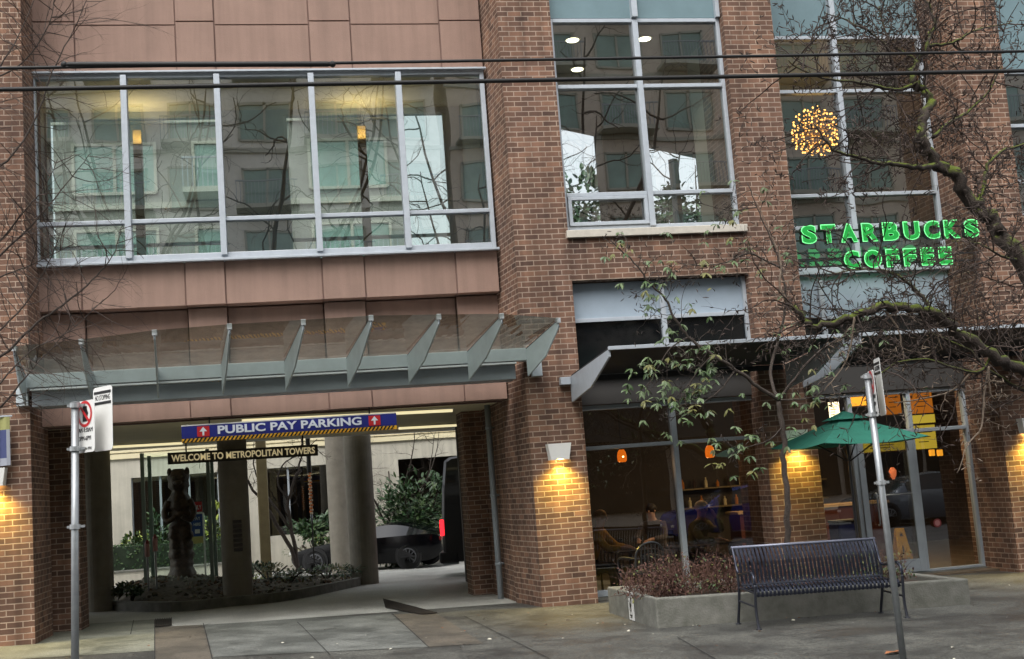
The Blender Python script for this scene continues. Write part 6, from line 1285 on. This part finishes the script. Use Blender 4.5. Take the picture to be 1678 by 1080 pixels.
rng = random.Random(8); mb = MB()
for k in range(130):
    x = rng.uniform(-7, 7.5); y = rng.uniform(-7.6, -.3) if rng.random() < .8 else rng.uniform(-3.9, -3.5); s_ = rng.uniform(.012, .035)
    mb.leaf((x, y, gz(x, y) + .008), (rng.gauss(0, 1), rng.gauss(0, 1), .1), (rng.gauss(0, .3), rng.gauss(0, .3), 1), s_ * 1.6, s_, rng.randrange(3))
lt = mb.build('leaf_litter', [mat('dry_leaf', (0, 0, 0)), mat('pale_petal', lin((196, 192, 176)), .8), mat('dark_litter', lin((60, 48, 36)), .9)], None, normals=False); tag(lt, 'small scattered bits of leaf and petal on the pavement', 'leaf litter', None, 'stuff')
# ================================================================== VEHICLES
TYRE = mat('tyre_rubber', lin((24, 24, 25)), .85); RIM = mat('dark_rim', lin((104, 106, 110)), .3, .5); RIMS = mat('silver_rim', lin((150, 154, 160)), .3, .8); RED = mat('lit_tail_lamp', lin((200, 20, 24)), .3, emit=lin((255, 30, 40)), estr=1.6); REDD = mat('tail_lamp', lin((140, 16, 20)), .25); CARGL = mat('car_glass', lin((12, 15, 17)), .06, spec=.8)
def wheel(parent, x, y, z, r, w_, side, rim):
    mb = MB(); mb.lathe((x, y - w_ / 2, z), [(r * .62, 0), (r * .92, 0), (r, w_ * .2), (r, w_ * .8), (r * .92, w_), (r * .62, w_)], 28, 0, axis=(0, 1, 0)); wh = mb.build('wheel', TYRE, parent, local=True, smooth=False)
    mb = MB(); yo = y + side * w_ * .42
    for k in range(10):
        a = 6.283 * k / 10; d_ = Vector((math.cos(a), 0, math.sin(a))); mb.bar(Vector((x, yo, z)) + d_ * r * .1, Vector((x, yo, z)) + d_ * r * .64, r * .08, .02, (0, 1, 0))
    mb.lathe((x, yo - .012, z), [(r * .14, 0), (r * .14, .024)], 14, axis=(0, 1, 0)); n = 24
    for k in range(n): a0, a1 = 6.283 * k / n, 6.283 * (k + 1) / n; mb.bar(Vector((x + r * .64 * math.cos(a0), yo, z + r * .64 * math.sin(a0))), Vector((x + r * .64 * math.cos(a1), yo, z + r * .64 * math.sin(a1))), .03, .03, (0, 1, 0))
    mb.build('rim', rim, wh, local=True); mb = MB(); mb.lathe((x, y - .01, z), [(r * .6, 0), (r * .6, .02)], 20, axis=(0, 1, 0)); mb.build('brake_disc', BLACK, wh, local=True)
def car(name, loc, rz, label, cat, paint, st, Lc, Wc, wheels, r, glass_rng, lamp_m, tail_h, rim=RIM, group=None):
    """st: stations (x, zbottom, zbelt, zroof, wbelt, wroof); front of the car at -x"""
    D_ = 3; st = [tuple(a[j] + (b[j] - a[j]) * k / D_ + (0 if j in (0,) else 0) for j in range(6)) for a, b in zip(st, st[1:]) for k in range(D_)] + [st[-1]]
    st = [st[0], st[1]] + [tuple(sum(st[i + o_][j] * w_ for o_, w_ in ((-2, .1), (-1, .22), (0, .36), (1, .22), (2, .1))) for j in range(6)) for i in range(2, len(st) - 2)] + st[-2:]
    glass_rng = (glass_rng[0] * D_ + 1, glass_rng[1] * D_, tuple(g * D_ + k for g in glass_rng[2] for k in range(D_)))
    th = thing(name, loc, label, cat, group, rz); mb = MB(); gl = MB(); n = len(st); K = 9; rings = []
    for (x, zb, zl, zr, wb, wr) in st:
        h = [(wb * .86, zb), (wb * .97, zb + (zl - zb) * .25), (wb, zb + (zl - zb) * .6), (wb * .97, zl), (wr * 1.02 + (wb * .97 - wr * 1.02) * .12, zl + (zr - zl) * .88 if zr > zl + .05 else zl + .012), (wr * .8, zr - .015 if zr > zl + .05 else zl + .02), (wr * .4, zr), (0, zr + .008)]
        rings.append([(x, -y, z) for y, z in h] + [(x, y, z) for y, z in reversed(h[:-1])])
    K = len(rings[0]); vs = [p for q in rings for p in q]; body = []; glass = []
    for i in range(n - 1):
        for k in range(K - 1):
            f = (i * K + k, i * K + k + 1, (i + 1) * K + k + 1, (i + 1) * K + k)
            a, b = st[i], st[i + 1]; tall = (a[3] - a[2] > .05) or (b[3] - b[2] > .05)
            (glass if tall and k in (3, K - 5) and glass_rng[0] <= i < glass_rng[1] else body).append(f)
            if tall and k in (4, 5, 6, 7, 8) and (i in glass_rng[2]) and f in body: body.remove(f); glass.append(f)
    mb.add(vs, body + [tuple(range(K - 1, -1, -1)), tuple((n - 1) * K + k for k in range(K))]); bo = mb.build('body', paint, th, local=True, smooth=True)
    md = bo.modifiers.new('edge', 'EDGE_SPLIT'); md.split_angle = rad(38)
    for nm_, tst in (('side_window', lambda f: f[0] % K == 3), ('side_window', lambda f: f[0] % K == K - 5), ('windscreen', lambda f: f[0] % K in (4, 5, 6, 7, 8) and f[0] < K * 21), ('rear_window', lambda f: f[0] % K in (4, 5, 6, 7, 8) and f[0] >= K * 21)):
        ff = [f for f in glass if tst(f)]
        if ff: g = MB(); g.add(vs, ff); g.build(nm_, CARGL, th, local=True, smooth=True)
    for x in wheels:
        for s_ in (-1, 1):
            wheel(th, x, s_ * (Wc / 2 - .09), r, r, .22, s_, rim)
    mb = MB()
    for x in wheels:
        for s_ in (-1, 1): mb.lathe((x, s_ * (Wc / 2 - .012) - .006, r + .02), [(r * 1.14, 0), (r * 1.14, .012)], 28, axis=(0, 1, 0))
    mb.build('wheel_arch', BLACK, th, local=True)
    xe = st[-1][0]
    for s_ in (-1, 1):
        mb = MB(); mb.box(xe - .10, xe + .012, s_ * Wc * .33 - .14, s_ * Wc * .33 + .14, tail_h - .05, tail_h + .05); mb.build('tail_lamp', lamp_m, th, local=True, bevel=.02)
        x0 = st[0][0]; mb = MB(); mb.box(x0 - .005, x0 + .22, s_ * Wc * .33 - .13, s_ * Wc * .33 + .13, .56, .64); mb.build('headlight', WHITE, th, local=True, bevel=.02)
        mb = MB(); mb.ball((st[glass_rng[0]][0] + .25, s_ * (Wc / 2 + .07), st[12][2] + .06), (.06, .09, .06)); mb.build('mirror', paint, th, local=True, smooth=True)
    mb = MB(); mb.box(xe - .05, xe + .02, -.26, .26, .46, .57); mb.build('number_plate', WHITE, th, local=True)
    return th
PB = mat('black_car_paint', lin((6, 6, 10)), .18, .0, coat=.1, spec=.25)
coupe = [(-2.22, .30, .52, .52, .62, .45), (-2.05, .20, .62, .62, .80, .6), (-1.6, .17, .72, .72, .90, .7), (-1.1, .17, .79, .79, .92, .72), (-.65, .17, .84, .86, .92, .74), (-.25, .17, .86, 1.04, .91, .66), (.15, .17, .87, 1.18, .90, .62), (.55, .17, .88, 1.25, .90, .60), (.95, .17, .89, 1.24, .92, .58), (1.3, .17, .90, 1.15, .95, .56), (1.62, .18, .91, 1.03, .955, .56), (1.9, .2, .90, .95, .93, .6), (2.12, .28, .87, .88, .84, .6), (2.22, .40, .80, .80, .72, .5)]
P = gp(672, 932); cy_ = P.y + .2
yaw = rad(-24)
ca_, sa_ = math.cos(yaw), math.sin(yaw)
rw = (1.33, -.85)
loc = (P.x - (rw[0] * ca_ - rw[1] * sa_), P.y - (rw[0] * sa_ + rw[1] * ca_), gz(P.x, P.y))
car('black_coupe', loc, yaw, 'low black sports coupe parked in the courtyard behind the columns', 'car', PB, coupe, 4.45, 1.86, (-1.38, 1.33), .335, (5, 9, (4, 5, 9, 10)), REDD, .76)
suv = [(-2.3, .35, .75, .75, .7, .5), (-2.15, .25, .92, .92, .86, .7), (-1.7, .22, 1.0, 1.0, .92, .76), (-1.15, .22, 1.06, 1.08, .93, .78), (-.8, .22, 1.08, 1.28, .93, .74), (-.4, .22, 1.09, 1.58, .93, .70), (.2, .22, 1.10, 1.66, .93, .69), (.9, .22, 1.11, 1.66, .93, .68), (1.6, .22, 1.12, 1.60, .92, .66), (2.0, .25, 1.1, 1.48, .89, .62), (2.25, .3, 1.05, 1.1, .84, .6), (2.32, .4, .9, .9, .76, .55)]
for x, y, rz, pm, lb in ((px(1200, 830, 19.6).x, -20.8, 0, mat('blue_car_paint', lin((28, 46, 140)), .3, coat=1.0), 'blue car parked across the street, mirrored in the shop window'), (px(1475, 780, 20.7).x + .3, -20.8, 0, mat('silver_car_paint', lin((120, 128, 138)), .22, .4, coat=1.0), 'silver car parked across the street, mirrored in the entrance glass'), (2.9, -13.4, math.pi, mat('navy_car_paint', lin((28, 40, 86)), .22, coat=1.0), None)):
    if lb is None: continue
    car('parked_car', (x, y + 2.1, gz(x, y) - .13), rz, lb, 'car', pm, suv, 4.6, 1.88, (-1.4, 1.38), .36, (4, 10, (3, 4, 9, 10)), REDD, .9, RIMS, 'cars parked across the street')
# black van: only its rear shows beside the pilaster
PV = mat('black_van_paint', lin((16, 17, 21)), .3, coat=.6); 
xe = px(723, 850, 10.2).x; Y0 = 10.2; Lv, Wv, Hv = 5.6, 1.95, px(735, 750, 10.3).z - gz(0, 10.3) + .02
th = thing('black_van', (xe + Lv / 2 * .985 + .17, Y0 + Wv / 2 - .49, gz(xe, Y0)), 'tall black van with lit red tail lamp half hidden by the brick pilaster', 'van', None, rad(-10))
outl = [(-Lv / 2 + .05, .42), (-Lv / 2, .55), (-Lv / 2 + .01, 1.3), (-Lv / 2 + .06, 2.0), (-Lv / 2 + .14, Hv - .10), (-Lv / 2 + .26, Hv - .02), (-Lv / 2 + .5, Hv), (1.2, Hv), (1.6, Hv - .08), (2.15, 1.45), (2.65, 1.15), (Lv / 2, .9), (Lv / 2, .45), (2.5, .32), (-Lv / 2 + .3, .32)]
mb = MB(); rows = [(.0, .06), (.05, .0), (Wv - .05, .0), (Wv, .06)]; n = len(outl); vs = []
for yo, ins in rows:
    for x, z in outl: cxm, czm = 0, Hv / 2; vs.append((x * (1 - ins / 3), -Wv / 2 + yo + (0.06 * max(0, z - 1.2) if yo < 1 else -0.06 * max(0, z - 1.2)), czm + (z - czm) * (1 - ins / 2)))
mb.add(vs, [(r_ * n + i, r_ * n + (i + 1) % n, (r_ + 1) * n + (i + 1) % n, (r_ + 1) * n + i) for r_ in range(3) for i in range(n)] + [tuple(range(n)), tuple(3 * n + i for i in range(n - 1, -1, -1))]); bo = mb.build('body', PV, th, local=True, smooth=True); md = bo.modifiers.new('edge', 'EDGE_SPLIT'); md.split_angle = rad(35)
mb = MB(); yv = -Wv / 2
mb.box(-Lv / 2 + .5, 1.4, yv - .012 + .0, yv + .03, .95, .99); mb.box(-.2, -.18, yv - .008, yv + .02, .4, 1.6); mb.build('side_trim', BLACK, th, local=True)
mb = MB(); mb.add([(-Lv / 2 + .55, yv + .025 + .0, 1.35), (.2, yv + .025, 1.35), (.2, yv + .055, 2.0), (-Lv / 2 + .6, yv + .055, 2.0)], [(0, 1, 2, 3)]); mb.build('windows', CARGL, th, local=True)
for s_ in (-1, 1): mb = MB(); mb.box(-Lv / 2 - .045, -Lv / 2 + .06, s_ * (Wv / 2 - .06) - .05, s_ * (Wv / 2 - .06) + .05, .92, 1.28); mb.build('tail_lamp', RED, th, local=True, bevel=.025)
mb = MB(); mb.box(-Lv / 2 - .10, -Lv / 2 + .35, -Wv / 2 - .01, Wv / 2 + .01, .30, .56); mb.build('bumper', BLACK, th, local=True, bevel=.05)
for x in (-1.85, 1.75):
    for s_ in (-1, 1): wheel(th, x, s_ * (Wv / 2 - .10), .34, .34, .22, s_, RIM)
mb = MB(); mb.tube([(-Lv / 2 + .3, -.3, .28), (-Lv / 2 - .06, -.3, .26)], .04, 8); mb.build('exhaust', GALV, th, local=True)
# drain grate and dark channel in the driveway
for pts, lb, nm in (([(255, 1016), (281, 1014), (281, 1026), (255, 1029)], 'small dark drain grate at the left of the driveway', 'drain_grate'), ([(628, 983), (632, 997), (692, 1008), (716, 1006)], 'long dark drain channel crossing the driveway slab', 'drain_channel')):
    Q = [gp(*p) for p in pts]; c = sum(Q, Vector()) / 4; th = thing(nm, (c.x, c.y, c.z), lb, 'drain'); mb = MB(); mb.add([(q.x, q.y, q.z + .010) for q in Q], [(0, 1, 2, 3)]); mb.build('pit', mat('drain_black', lin((30, 29, 27)), .9), th, normals=False)
    mb = MB(); n = 9
    for k in range(n + 1): a = Q[0].lerp(Q[1], k / n); b = Q[3].lerp(Q[2], k / n); mb.bar((a.x, a.y, a.z + .018), (b.x, b.y, b.z + .018), .012, .01)
    mb.build('bars', mat('rusty_iron', lin((58, 52, 46)), .8, .4), th)
